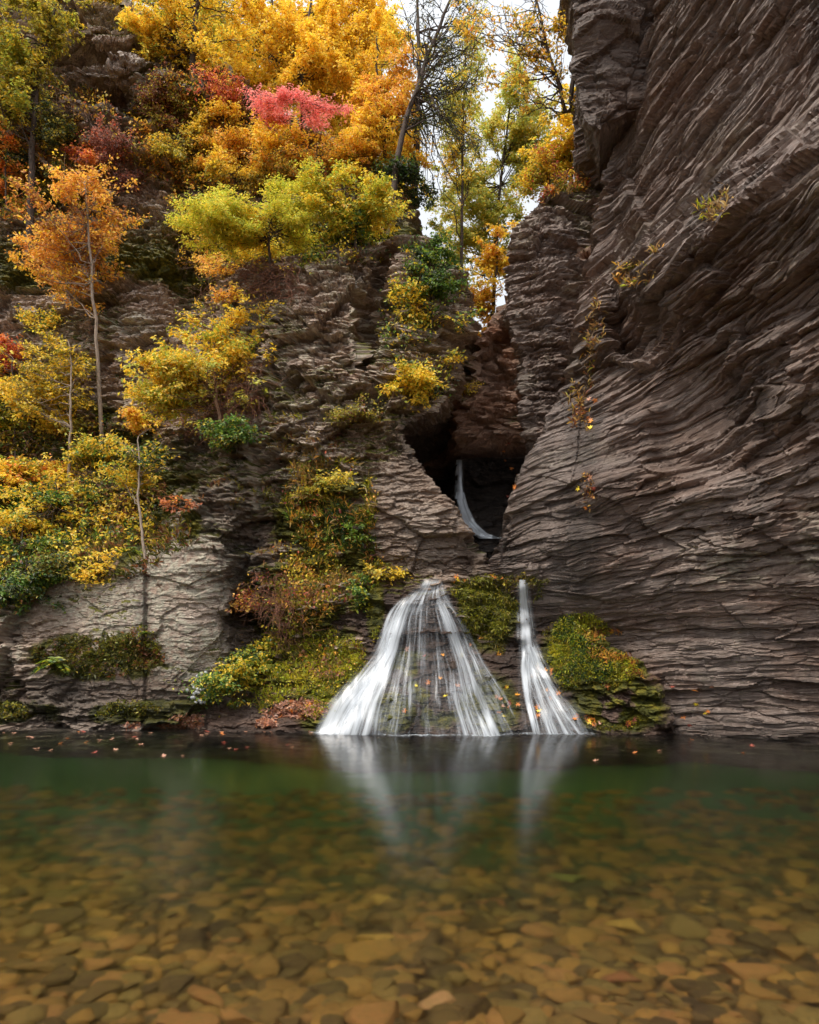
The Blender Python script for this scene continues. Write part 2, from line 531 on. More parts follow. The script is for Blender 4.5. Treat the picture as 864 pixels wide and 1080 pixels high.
L_SIL = ([-2.4, 2.3, 2.6, 2.9, 3.3, 3.77, 4.3, 4.8, 5.02, 5.2, 5.45, 5.7, 6.2, 6.85, 7.3, 8.07, 8.6, 9, 10, 12, 17],
         [515, 515, 511, 504, 489, 469, 449, 429, 426, 444, 470, 480, 492, 495, 490, 472, 442, 432, 430, 436, 440])


def left_shape(u, v):
    ztop = np.interp(u, [-600, -60, 60, 100, 200, 250, 300, 380, 430, 540], [17, 17, 16.8, 16.4, 15.8, 14.5, 13.2, 12.3, 11.6, 11.0])
    z = -2.4 + np.clip(v, 0, 1) * (ztop + 2.4)
    back = np.clip(v - 1, 0, 9) * 26
    xs = np.interp(z, *L_SIL)
    over = np.clip(u - xs, 0, None)
    px = np.where(over > 0, xs - .05 * over, u)
    Y = table(L_PX, L_Z, L_Y, np.minimum(u, xs), z)
    Y = blur2(Y, 6, 6)
    py = HOR - (z - CAMH) * F / Y
    rel = bumpmap(px, py, [(408, 275, 9, 50, .9, .5), (392, 350, 10, 50, .9, .5), (262, 640, 22, 90, .45, .5), (235, 500, 60, 90, -.25, .8), (330, 420, 60, 90, -.3, .8),
                           (430, 340, 40, 90, -.25, .7), (455, 470, 30, 40, .0, .5), (104, 48, 40, 9, -.5, .5), (98, 68, 44, 10, .45, .5), (112, 88, 46, 9, -.45, .5), (108, 110, 44, 10, .5, .5), (125, 128, 40, 8, -.4, .5), (185, 104, 40, 9, -.4, .5), (180, 124, 46, 10, .5, .5), (60, 200, 60, 20, .8, .5), (440, 540, 60, 80, -.2, .8),
                           (205, 300, 22, 60, .6, .6), (130, 330, 60, 60, -.5, .8), (390, 600, 60, 12, .12, .6), (322, 645, 26, 24, -.22, .3), (155, 660, 2.5, 90, .10, .8)])
    Y = Y - .18 * sstep(.46, .36, z) * sstep(240, 205, np.minimum(u, xs))
    Y = Y + rel + over * .07 + back
    return px, Y, z + back * .10


def left_amp(px, py):
    a = .95 + 0 * px - .78 * ell(px, py, 150, 650, 115, 95, .35) - .55 * ell(px, py, 450, 545, 75, 75, .45)
    a = a + .3 * ell(px, py, 250, 480, 60, 70, .7)
    a = a + .35 * ell(px, py, 120, 120, 90, 120, .7)
    return a


def left_paint(px, py, z, n, q):
    x, y = q[..., 0], q[..., 1]
    nz = fbm(x * 1.3, y * 1.3, z * 1.6, 701, 4)
    n2 = fbm(x * 4.1, y * 4.1, z * 4.1, 711, 3)
    lich = 1.0 * ell(px, py, 190, 615, 62, 118, .3) * sstep(.28, .45, nz)
    lich = np.maximum(lich, .95 * ell(px, py, 70, 668, 110, 58, .35) * sstep(.36, .52, nz))
    lich = np.maximum(lich, .9 * ell(px, py, 195, 535, 28, 50, .4))
    lich = np.maximum(lich, .9 * ell(px, py, 135, 342, 26, 13, .4))
    lich = np.maximum(lich, .85 * ell(px, py, 300, 490, 90, 80, .8) * sstep(.36, .56, n2))
    lich = np.maximum(lich, .85 * ell(px, py, 360, 360, 110, 90, .8) * sstep(.40, .56, n2))
    lich = np.maximum(lich, .4 * sstep(.5, .65, n2) * sstep(640, 560, py))
    lich = lich * (1 - .9 * ell(px, py, 450, 540, 70, 75, .4))
    moss = sstep(.30, .75, n[..., 2]) * (.12 + .75 * sstep(.44, .64, nz))
    band = ell(px, py, 110, 692, 75, 24, .5) * sstep(.34, .5, n2)
    low = sstep(733, 744, py) * sstep(768, 758, py) * sstep(250, 200, px)
    moss = np.maximum(moss, np.maximum(band, .8 * low * sstep(.30, .55, nz + .1)))
    moss = np.maximum(moss, .85 * ell(px, py, 185, 560, 34, 26, .5) * sstep(.35, .5, n2))
    moss = np.maximum(moss, .75 * ell(px, py, 60, 520, 150, 95, .4) * sstep(.3, .5, n2))
    moss = np.maximum(moss, .9 * ell(px, py, 350, 560, 60, 60, .6) * sstep(.42, .58, nz))
    moss = np.maximum(moss, .9 * ell(px, py, 320, 640, 70, 60, .5) * sstep(.40, .56, n2) * .9)
    moss = np.maximum(moss, .5 * sstep(12.5, 9, z) * sstep(8.4, 9.2, z))
    moss = np.clip(moss, 0, 1) * (1 - .85 * ell(px, py, 190, 630, 45, 70, .4))
    moss = moss * (1 - .85 * ell(px, py, 450, 545, 60, 60, .5))
    wet = np.maximum(.8 * ell(px, py, 100, 742, 160, 32, .5), .85 * ell(px, py, 262, 625, 34, 85, .5))  # wet foot of the wall; then painted shade of the corner recess
    wet = np.maximum(wet, .55 * ell(px, py, 200, 730, 40, 30, .6))
    wet = np.maximum(wet, .9 * ell(px, py, 450, 465, 35, 30, .5))  # painted shade in the hollow under the overhang
    wet = np.maximum(wet, .5 * ell(px, py, 470, 590, 60, 16, .7))
    wet = np.maximum(wet, .75 * ell(px, py, 500, 590, 22, 25, .6))
    wet = np.maximum(wet, .6 * sstep(.35, .05, z))
    wet = np.maximum(wet, .30 * ell(px, py, 450, 540, 75, 80, .5))
    wet = np.maximum(wet, .5 * ell(px, py, 150, 110, 110, 60, .6))  # shade of the hollows between the upper ledges, painted dark
    seep = fbm(x * 1.7, y * 1.7, z * .22, 731, 3)
    wet = np.maximum(wet, .5 * sstep(.56, .70, seep) * sstep(13, 8, z))
    return lich, moss, wet


U = np.concatenate([np.linspace(-600, -21, 90), np.arange(-20, 560, 1.3)])
V = np.concatenate([np.linspace(0, 1, 860), 1 + np.linspace(.01, 1, 30)])
left_q = rock('cliff', 'layered grey cliff covered with autumn trees left of the falls', U, V, left_shape, M_ROCK_L, 300, left_amp, left_paint)

# --- gorge: wedge rock, black chute, upper step --------------------------------------
G_Z = [1.2, 2.2, 2.6, 3.15, 3.5, 4.2, 4.75, 4.95, 5.15, 6, 8]
G_YR = [13.3, 13.2, 13.4, 13.9, 14.3, 14.8, 15.0, 14.7, 14.1, 14.1, 14.4]


def gorge_shape(u, v):
    ztop = np.interp(u, [380, 470, 480, 500, 520, 535, 545, 560, 600, 640], [5.5, 5.8, 6.06, 6.6, 7.3, 7.75, 7.75, 7.6, 8.3, 8.6])
    z = 1.2 + np.clip(v, 0, 1) * (ztop - 1.2)
    back = np.clip(v - 1, 0, 9) * 14
    zz_ = z + .22 * (vnoise(u * .05, z * 0, z * 0, 5) - .5) + .12 * (vnoise(u * .16, z * 0, z * 0, 6) - .5)
    Y = np.interp(zz_, G_Z, G_YR) + 2.2 * sstep(480, 468, u) * sstep(3.2, 4.2, z) - .006 * (u - 500) * sstep(4.9, 5.2, z)
    Y = Y + .35 * np.sin(u * .09) * sstep(3.4, 4.4, z) * sstep(5.0, 4.7, z) * .4
    Y = blur2(Y, 3, 3)
    return u, Y + back, z + back * .03


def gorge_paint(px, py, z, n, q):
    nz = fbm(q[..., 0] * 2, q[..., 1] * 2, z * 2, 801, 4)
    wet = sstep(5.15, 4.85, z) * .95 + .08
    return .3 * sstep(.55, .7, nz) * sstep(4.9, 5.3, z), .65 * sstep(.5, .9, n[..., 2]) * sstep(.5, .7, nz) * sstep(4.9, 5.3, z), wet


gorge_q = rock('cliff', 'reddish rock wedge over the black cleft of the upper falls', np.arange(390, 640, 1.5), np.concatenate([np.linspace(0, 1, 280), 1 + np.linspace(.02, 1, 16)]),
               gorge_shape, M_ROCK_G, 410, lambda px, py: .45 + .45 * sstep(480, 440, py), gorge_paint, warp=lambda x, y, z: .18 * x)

# --- mossy mound that carries the lower falls -----------------------------------------
MD_X = [200, 240, 270, 300, 335, 365, 385, 400, 430, 460, 500, 530, 550, 575, 590, 620, 660, 690, 705, 720]
MD_TOP = [.16, .24, .42, .95, 1.55, 1.95, 2.2, 2.42, 2.42, 2.44, 2.50, 2.52, 2.46, 2.45, 2.05, 1.6, 1.15, .75, .3, -.2]
MD_FOOT = [12.1, 11.98, 11.96, 11.92, 11.75, 11.62, 11.56, 11.52, 11.5, 11.5, 11.55, 11.62, 11.62, 11.6, 11.6, 11.58, 11.5, 11.45, 11.5, 11.6]
MD_RIDGE = [12.5, 12.55, 12.6, 12.7, 12.75, 12.75, 12.75, 12.75, 12.75, 12.75, 12.8, 12.8, 12.75, 12.75, 12.3, 12.0, 11.75, 11.6, 11.55, 11.6]


def mound_base(px, z):
    top = np.interp(px, MD_X, MD_TOP)
    foot = np.interp(px, MD_X, MD_FOOT)
    ridge = np.interp(px, MD_X, MD_RIDGE)
    t = np.clip(z / np.maximum(top, .05), -1, 1)
    # left: dome with a rim, then a long apron; middle: a recessed face; right: a fan under a sheer lip
    prof_dome = np.interp(t, [-1, 0, .25, .5, .8, .93, 1], [-.55, 0, .22, .44, .66, .80, 1])
    prof_fan = np.interp(t, [-1, 0, .2, .4, .58, .62, .95, 1], [-.5, 0, .28, .5, .68, .8, .9, 1])
    prof_face = np.interp(t, [-1, 0, .3, .45, .6, .95, 1], [-.5, 0, .34, .52, .78, .92, 1])
    prof_lin = np.interp(t, [-1, 0, .5, .8, 1], [-.5, 0, .42, .78, 1])
    wd = np.exp(-((px - 448) / 48) ** 2)
    wf = np.exp(-((px - 566) / 24) ** 2)
    wm = np.exp(-((px - 515) / 22) ** 2)
    wl = sstep(395, 350, px) + sstep(590, 625, px) + .02
    s = wd + wf + wm + wl
    pr = (wd * prof_dome + wf * prof_fan + wm * prof_face + wl * prof_lin) / s
    Y = foot + (ridge - foot) * pr
    Y = Y + .10 * ell(px, HOR - (z - CAMH) * F / Y, 420, 745, 22, 26, .5) * -1.6
    return Y


def mound_shape(u, v):
    top = np.interp(u, MD_X, MD_TOP)
    z = -2.2 + np.clip(v, 0, 1) * (top + 2.2)
    back = np.clip(v - 1, 0, 9) * 1.6
    Y = mound_base(u, z)
    Y = blur2(Y, 5, 4)
    return u, Y + back, z + back * .06


def mound_amp(px, py):
    a = .55 - .30 * ell(px, py, 450, 720, 75, 75, .5) - .28 * ell(px, py, 570, 730, 45, 55, .5)
    return a


def mound_paint(px, py, z, n, q):
    x, y = q[..., 0], q[..., 1]
    nz = fbm(x * 1.6, y * 1.6, z * 1.6, 901, 4)
    n2 = fbm(x * 5, y * 5, z * 5, 911, 3)
    m = .85 * ell(px, py, 515, 640, 32, 45, .4)
    m = np.maximum(m, .9 * ell(px, py, 628, 690, 55, 42, .4))
    m = np.maximum(m, .70 * ell(px, py, 650, 745, 50, 32, .5) * sstep(.35, .5, nz + .05))
    m = np.maximum(m, .95 * ell(px, py, 345, 735, 30, 44, .6))
    m = np.maximum(m, .9 * ell(px, py, 395, 640, 10, 30, .6))
    m = np.maximum(m, .75 * ell(px, py, 412, 752, 26, 22, .4))
    m = np.maximum(m, .62 * ell(px, py, 520, 745, 30, 35, .6))
    m = np.maximum(m, .85 * ell(px, py, 320, 690, 60, 40, .6) * sstep(.34, .5, n2))
    m = np.maximum(m, .72 * ell(px, py, 458, 700, 55, 80, .6) * sstep(.34, .56, nz))
    m = np.maximum(m, .85 * sstep(.5, .85, n[..., 2]) * sstep(2.0, 2.3, z))
    wet = np.maximum(.75 * ell(px, py, 455, 705, 110, 100, .4), .85 * ell(px, py, 575, 715, 60, 70, .5))
    wet = np.maximum(wet, .6 * ell(px, py, 300, 750, 50, 16, .6))
    wet = np.maximum(wet, .85 * ell(px, py, 535, 690, 22, 60, .6))
    wet = np.maximum(wet * (1 - .8 * m), .75 * sstep(.12, .02, z))
    return 0 * px, m, wet


mound_q = rock('waterfall_rock', 'low mossy brown rock mound carrying the lower waterfalls', np.arange(205, 722, 1.3), np.concatenate([np.linspace(0, 1, 260), 1 + np.linspace(.03, 1, 24)]),
               mound_shape, M_ROCK_W, 520, mound_amp, mound_paint, facet=.2,
               layers=((.5, .16, 1.2), (.2, .14, 2.0), (.08, .06, 3.5), (.036, .025, 6.)))

BV = np.concatenate(BVH_V); BF = np.concatenate(BVH_F)
BVH = BVHTree.FromPolygons(BV.tolist(), BF.tolist())
CAM = Vector((0, 0, CAMH))


def hit(px, py):
    loc, n, i, d = BVH.ray_cast(CAM, ray_dir(px, py))
    if loc is None:
        return None, None
    if n.dot(ray_dir(px, py)) > 0: n = -n
    return loc, n
# ------------------------------------------------------------------ pool, bed, stones
def bed_z(x, y):
    kx = [-6, -2.5, -1, 1.5, 3, 5, 7, 9, 11, 13, 20]
    kz = [.9, .4, .05, -.26, -.40, -.88, -1.75, -2.3, -2.35, -2.35, -2.35]
    d = sum(np.interp(y + o_, kx, kz) for o_ in (-1.2, -.8, -.4, 0, .4, .8, 1.2)) / 7
    side = np.clip((np.abs(x) - 8.5) / 3.0, 0, 1)
    d = d + side * side * 2.6
    return d + .10 * (fbm(x * .8, y * .8, x * 0, 21, 3) - .5)


xs = np.linspace(-30, 30, 240); ys = np.concatenate([np.linspace(-30, -6.2, 30), np.linspace(-6, 16, 180)])
gx, gy = np.meshgrid(xs, ys)
gz = bed_z(gx, gy)
N = NT('pool_silt')
co = N.n('TexCoord').outputs['Object']
n1 = N.noise(co, 5, 6, .65)
n2 = N.noise(co, 26, 5, .7)
c = N.ramp(n1, [(.3, lin((70, 46, 20))), (.5, lin((104, 70, 32))), (.7, lin((138, 94, 44)))])
c = N.mix(N.ramp(n2, [(.45, 0.), (.7, .6)]), c, lin((88, 64, 34)))
sy = N.n('SeparateXYZ', {'Vector': co}).outputs[1]
deep_tint = N.ramp(N.math('ADD', N.math('MULTIPLY', sy, .1), N.math('MULTIPLY', n1, .10)), [(.55, 0.), (1.0, 1.)])
c = N.mix(deep_tint, c, lin((78, 102, 68)))          # green tint of deep water put into the far silt's colour
bp = N.n('Bump', {'Height': n2, 'Strength': .7, 'Distance': .03})
bs = N.n('BsdfPrincipled', {'Base Color': c, 'Roughness': .9, 'Normal': bp.outputs[0]})
M_BED = N.surf(bs.outputs[0])
bed = link_mesh('ground', np.stack([gx, gy, gz], -1).reshape(-1, 3), grid_faces(*gx.shape), M_BED, smooth=True)
tag(bed, 'brown silty stream bed under the clear pool', None, None, 'structure')

N = NT('pool_water')
co = N.n('TexCoord').outputs['Object']
rip = N.noise(N.map(co, (.9, 2.0, 1)), 1.6, 3, .5)
bp = N.n('Bump', {'Height': rip, 'Strength': .07, 'Distance': .05})
fr = N.n('Fresnel', {'IOR': 1.33, 'Normal': bp.outputs[0]})
gl = N.n('BsdfGlossy', {'Color': (1, 1, 1, 1), 'Roughness': .17, 'Normal': bp.outputs[0]})
tr = N.n('BsdfRefraction', {'Color': (1, 1, 1, 1), 'Roughness': .15, 'IOR': 1.33, 'Normal': bp.outputs[0]})
mx = N.n('MixShader', {0: N.math('MULTIPLY', fr.outputs[0], .80), 1: tr.outputs[0], 2: gl.outputs[0]})
va = N.n('VolumeAbsorption', {'Color': (.43, .58, .28, 1), 'Density': .52})
N.t.links.new(va.outputs[0], N.out.inputs[1])
M_WATER = N.surf(mx.outputs[0])
wv = [(-15, -8, 0), (15, -8, 0), (15, 17, 0), (-15, 17, 0), (-15, -8, -6), (15, -8, -6), (15, 17, -6), (-15, 17, -6)]
wf = [(0, 1, 2, 3), (7, 6, 5, 4), (0, 4, 5, 1), (1, 5, 6, 2), (2, 6, 7, 3), (3, 7, 4, 0)]
water = link_mesh('water', wv, np.array(wf), M_WATER)
tag(water, 'still clear pool, amber near the camera and green below the falls', None, None, 'structure')

# stones on the bed -----------------------------------------------------------------
SC = [(90, 60, 30), (150, 102, 46), (172, 118, 54), (112, 78, 40), (160, 108, 50), (130, 90, 44), (172, 112, 60), (140, 104, 52)]


def stone_material(name, per_vertex):
    N = NT(name)
    co = N.n('TexCoord').outputs['Object']
    c = N.n('VertexColor', layer_name='tint').outputs[0] if per_vertex else N.n('ObjectInfo').outputs['Color']
    n1 = N.noise(co, 4, 6, .65)
    n2 = N.noise(co, 30, 5, .7)
    c = N.mix(N.ramp(n1, [(.38, 0.), (.72, .6)]), c, lin((128, 100, 46)))
    c = N.mix(N.ramp(n2, [(.5, 0.), (.72, .5)]), c, lin((70, 52, 28)))
    bp = N.n('Bump', {'Height': n2, 'Strength': .5, 'Distance': .02})
    bs = N.n('BsdfPrincipled', {'Base Color': c, 'Roughness': .85, 'Normal': bp.outputs[0]})
    return N.surf(bs.outputs[0])


M_STONE = stone_material('river_stone', False)
M_PEBBLE = stone_material('river_pebble', True)


def ico(sub=2):
    import bmesh
    bm = bmesh.new()
    bmesh.ops.create_icosphere(bm, subdivisions=sub, radius=1)
    v = np.array([x.co[:] for x in bm.verts]); f = np.array([[a.index for a in x.verts] for x in bm.faces])
    bm.free()
    return v, f


IV, IF = ico(3)
stone_meshes = []
for k in range(14):
    r = np.random.default_rng(100 + k)
    v = IV.copy()
    # cut the ball with random planes: flat broken slabs with rounded corners
    for j in range(9):
        nrm = r.normal(size=3); nrm[2] *= .30; nrm /= np.linalg.norm(nrm)
        dcut = r.uniform(.26, .62)
        ex = np.clip(v @ nrm - dcut, 0, None)
        v = v - nrm * (ex * .995)[:, None]
    v[:, 2] = np.clip(v[:, 2], -.6, .62) + .06 * v[:, 2]
    v *= np.array([1, r.uniform(.55, .95), r.uniform(.34, .56)])
    v += .05 * (np.stack([fbm(v[:, 0] * 2, v[:, 1] * 2, v[:, 2] * 2, 40 + k + 9 * i, 3) for i in range(3)], -1) - .5)
    stone_meshes.append(v)

taken = []


def try_place(x, y, r, gap=.62):
    for (a, b, c_) in taken:
        if (a - x) ** 2 + (b - y) ** 2 < ((r + c_) * gap) ** 2:
            return False
    taken.append((x, y, r))
    return True


def seen_xy(px, py):
    # point of the bed that shows at this pixel of the photograph
    # through the surface: the ray bends towards the vertical where it enters the water
    t_ = F / (py - HOR)
    Ys = CAMH * t_
    si = t_ / math.sqrt(1 + t_ * t_) / 1.33
    tt = si / math.sqrt(1 - si * si)
    Y = Ys
    for _ in range(30):
        z = float(bed_z(np.array([0.]), np.array([Y]))[0])
        Y = .5 * Y + .5 * (Ys + max(-z, 0) * tt)
    return (px - CX) / F * Y, Y


STONE_DATA = {}


def stone(x, y, r, label, rz, var, squash=1.0, group='flat stones lying on the pool bed'):
    if var not in STONE_DATA:
        o = link_mesh('river_stone', stone_meshes[var], IF, M_STONE, smooth=True)
        STONE_DATA[var] = o.data
    else:
        o = bpy.data.objects.new('river_stone', STONE_DATA[var])
        COL.objects.link(o)
    z = float(bed_z(np.array([x]), np.array([y]))[0])
    o.location = (x, y, z + min(r * .28, .045))
    o.scale = (r, r * squash, r * (.9 if r < .2 else .55))
    o.rotation_euler = (random.uniform(-.2, .2), random.uniform(-.2, .2), rz)
    L_ = label.split(' stone')[0].split(' slab')[0]
    sc_ = (86, 58, 32) if 'dark ' in L_ and 'reddish' not in L_ else (150, 84, 50) if 'reddish' in L_ else (200, 140, 96) if 'pinkish' in L_ else (204, 148, 72) if 'ochre' in L_ or 'pale' in L_ or 'light' in L_ else (140, 126, 60) if 'olive' in L_ else random.choice(SC)
    o.color = (*lin(sc_), 1)
    tag(o, label, 'stone', group)
    return o


big = [(391, 992, 30, .75, 'wide flat ochre stone under the water at the centre of the foreground', 1),
       (523, 953, 26, .7, 'reddish brown rounded stone on the pool bed right of centre', 2),
       (326, 948, 22, .8, 'dark oval stone on the pool bed left of centre', 3),
       (474, 968, 45, .35, 'long narrow slab lying crosswise on the pool bed', 4),
       (400, 950, 24, .8, 'pale ochre blocky stone between the dark oval stone and the long slab', 5),
       (470, 1060, 32, .95, 'large pinkish brown slab cut by the bottom edge of the photo', 6),
       (187, 1046, 26, .9, 'dark brown rounded stone in the lower left of the pool bed', 7),
       (655, 980, 40, .6, 'broad pale brown slab on the pool bed in the lower right', 8),
       (655, 1040, 34, .8, 'dark reddish stone below the broad pale slab at lower right', 9),
       (600, 930, 34, .45, 'flat olive slab under the greenish water right of the reddish stone', 10),
       (730, 1050, 40, .9, 'large flat brown slab near the lower right corner', 11),
       (40, 1030, 36, .6, 'long dark slab at the lower left edge of the pool bed', 12),
       (150, 1020, 26, .7, 'light brown slab above the dark rounded stone at lower left', 13),
       (740, 965, 34, .4, 'thin pale slab on the pool bed towards the right edge', 0)]
for px, py, r, sq, lab, var in big:
    x, y = seen_xy(px, py)
    R_ = r / F * (y + .3) * 1.05
    taken.append((x, y, R_))
    stone(x, y, R_, lab, random.uniform(-.3, .3), var, sq * 1.15, 'large stones on the pool bed')
cnt = 0
for tries in range(9000):
    if cnt >= 272: break
    py = 1085 - 165 * random.random() ** 1.3
    px = random.uniform(-30, 894)
    x, y = seen_xy(px, py)
    r = random.choice([.07, .08, .09, .10, .11, .13, .16, .20, .27]) * (.85 + .05 * y)
    if not try_place(x, y, r, .44): continue
    stone(x, y, r, 'flat brown stone lying among many alike on the shallow pool bed', random.uniform(0, 6.28), random.randrange(14), random.uniform(.75, 1.2))
    cnt += 1
# the rest of the rubble: pebbles nobody could count
IV1, IF1 = ico(2)
vs, fs, nv, pc = [], [], 0, []
for tries in range(10500):
    y = 2.0 + 8.0 * random.random() ** 1.9
    x = random.uniform(-1, 1) * (.62 * y + 2.4)
    r = random.choice([.02, .03, .04, .05, .065, .08, .10]) * (.8 + .06 * y)
    k = random.randrange(14)
    v = IV1 * np.array([1, random.uniform(.55, .95), random.uniform(.25, .45)])
    a = random.uniform(0, 6.28)
    v = np.sign(v) * np.abs(v) ** .75 * (1 + .25 * (vnoise(v[:, 0] * 2 + k * 9, v[:, 1] * 2, v[:, 2] * 2 + tries, 3) - .5)[:, None])
    v = np.stack([v[:, 0] * math.cos(a) - v[:, 1] * math.sin(a), v[:, 0] * math.sin(a) + v[:, 1] * math.cos(a), v[:, 2]], -1) * r
    v += np.array([x, y, 0])
    v[:, 2] += float(bed_z(np.array([x]), np.array([y]))[0]) + r * .12
    vs.append(v); fs.append(IF1 + nv); nv += len(v)
    pc.append(np.tile(np.array(lin(random.choice(SC))) * random.uniform(.7, 1.1), (len(v), 1)))
o = link_mesh('pebbles', np.concatenate(vs), np.concatenate(fs), M_PEBBLE, smooth=True, color=np.concatenate(pc))
tag(o, 'brown pebble rubble covering the pool bed between the larger stones', None, None, 'stuff')

# ------------------------------------------------------------------ falling water
N = NT('falling_water')
uv = N.n('UVMap', uv_map='flow').outputs[0]
dn = N.n('VertexColor', layer_name='tint')
sp = N.n('SeparateColor', {'Color': dn.outputs[0]})
s1 = N.noise(N.map(uv, (1, .045, 1)), 24, 5, .62, .1)
s2 = N.noise(N.map(uv, (1, .05, 1)), 75, 4, .6)
st = N.math('ADD', N.math('MULTIPLY', s1, .78), N.math('MULTIPLY', s2, .22))
al = N.math('ADD', N.math('MULTIPLY', N.math('SUBTRACT', st, .5), 3.4), N.math('SUBTRACT', N.math('MULTIPLY', sp.outputs[0], 1.15), .22))
al = N.ramp(al, [(.0, .02), (.35, .26), (.75, .78), (1., .93)])
al = N.math('MULTIPLY', al, sp.outputs[1], True)
df = N.n('BsdfDiffuse', {'Color': (.70, .74, .78, 1)})
tl = N.n('BsdfTranslucent', {'Color': (.70, .74, .78, 1)})
gl = N.n('BsdfGlossy', {'Color': (1, 1, 1, 1), 'Roughness': .35})
a = N.n('MixShader', {0: .3, 1: df.outputs[0], 2: tl.outputs[0]})
b = N.n('MixShader', {0: .08, 1: a.outputs[0], 2: gl.outputs[0]})
t = N.n('BsdfTransparent')
m = N.n('MixShader', {0: al, 1: t.outputs[0], 2: b.outputs[0]})
M_FALL = N.surf(m.outputs[0])


def ripple_off(px, py, seed):
    return .022 * (vnoise(px * .16, py * .02, px * 0, seed) - .5) + .035 * (vnoise(px * .05, py * .05, px * 0, seed + 1) - .5)


def sheet(name, path, off, parent, dens, seed, edge=.25, fn=None, label=None, top_fade=.02, bot_fade=.0):
    """path: list of (px, py, half width px); the sheet lies 'off' metres in front of the rock"""
    n, mcols = 120, 34
    path = np.array(path, float)
    s = np.concatenate([[0], np.cumsum(np.hypot(np.diff(path[:, 0]), np.diff(path[:, 1])))])
    t = np.linspace(0, s[-1], n)
    cx, cy, hw = (np.interp(t, s, path[:, i]) for i in range(3))
    cx, cy, hw = (blur2(a_[None, :], 0, 4)[0] for a_ in (cx, cy, hw))
    u = np.linspace(-1, 1, mcols)
    px = cx[:, None] + hw[:, None] * u[None, :] * (1 + .12 * (vnoise(t[:, None] * .05 + 0 * u[None, :], 0 * px_(t, u), np.sign(u)[None, :] * 3 + 0 * t[:, None], seed + 5) - .5))
    py = cy[:, None] + 0 * px
    depth = np.empty_like(px)
    for i in range(n):
        for j in range(0, mcols):
            h, nn = hit(px[i, j], py[i, j])
            depth[i, j] = h.y if h is not None else 12
    depth = blur2(np.minimum(depth, blur2(depth, 6, 3)), 5, 3)
    Y = depth - off - ripple_off(px, py, seed)
    z = CAMH + (HOR - py) * Y / F
    X = (px - CX) / F * Y
    ed = 1 - sstep(1 - edge, 1.0, np.abs(u))[None, :] + 0 * px
    vv = (t / s[-1])[:, None] + 0 * px
    fade = ed * sstep(0, top_fade + 1e-4, vv) * (1 - bot_fade * sstep(.75, 1, vv))
    d = (dens if callable(dens) else (lambda a_: dens + 0 * a_))(vv)
    d = d + .42 * (vnoise(px * .055, py * .03, px * 0, seed + 9) - .5) + .25 * (vnoise(px * .12, py * .05, px * 0, seed + 19) - .5)
    col = np.stack([d, fade, fade * 0], -1)
    uvc = np.stack([u[None, :] * hw.mean() / 100.0 + 0 * px + seed * 1.7, vv * s[-1] / 100.0], -1)
    o = link_mesh(name, np.stack([X, Y, z], -1).reshape(-1, 3), grid_faces(n, mcols), M_FALL, parent, True, col.reshape(-1, 3), parent.location if parent else None, uvc.reshape(-1, 2))
    if label: o['label'] = label
    return o


def px_(t, u):
    return t[:, None] * 0 + u[None, :] * 0


L0, _ = hit(452, 616)
fall = empty('waterfall', L0, 'wide white waterfall fanning over the dome of mossy rock', 'waterfall', 'waterfalls in the gorge')
D = lambda a0, a1: (lambda v: a0 + (a1 - a0) * v)
BOT = 781
sheet('lip', [(456, 609, 13), (455, 616, 15), (451, 626, 22), (448, 636, 30), (446, 648, 36)], .03, fall, D(.80, .30), 1, .6, bot_fade=1, top_fade=.22)
sheet('veil', [(449, 628, 26), (447, 645, 37), (448, 680, 50), (448, 725, 76), (446, BOT, 108)], .022, fall, D(.20, .08), 2, .15, top_fade=.12)
for i, f_ in enumerate([.0, .05, .11, .17, .23, .30, .36, .42, .48, .54, .60, .66, .72, .78, .84, .90, .96]):
    g_ = .34 + .50 * math.exp(-((f_ - .10) / .12) ** 2) + .30 * math.exp(-((f_ - .80) / .10) ** 2) - .10 * math.exp(-((f_ - .5) / .16) ** 2) + random.uniform(-.14, .10)
    rim = 411 + 72 * f_
    bx = 341 + 216 * f_
    if f_ < .25:
        path = [(430 + 36 * f_, 626, 3), (rim + 4, 643, 5), (rim - 2, 660, 6), (406 + 40 * f_, 690, 8), (388 + 80 * f_, 714, 11), (364 + 140 * f_, 744, 14), (bx, BOT, 13)]
    else:
        w1 = random.uniform(-3, 3); w2 = random.uniform(-4, 4)
        path = [(440 + 24 * f_, 626, 3), (rim, 644, 4), (rim + (bx - rim) * .18, 668, 5), (rim + (bx - rim) * .42 + w1, 700, 6), (rim + (bx - rim) * .70 + w2, 738, 7 + 3 * f_), (bx, BOT, 8 + 4 * f_)]
    sheet('strand', path, .03 + .012 * (i % 4) + .02 * (f_ < .25), fall, D(g_, g_ * .92), 30 + i, .6, top_fade=.16)
sheet('strand', [(424, 640, 8), (414, 660, 11), (405, 688, 14), (388, 713, 20), (366, 742, 24), (346, BOT, 20)], .075, fall, D(.55, .66), 3, .7, label='thick white left arm of the fall', top_fade=.2)

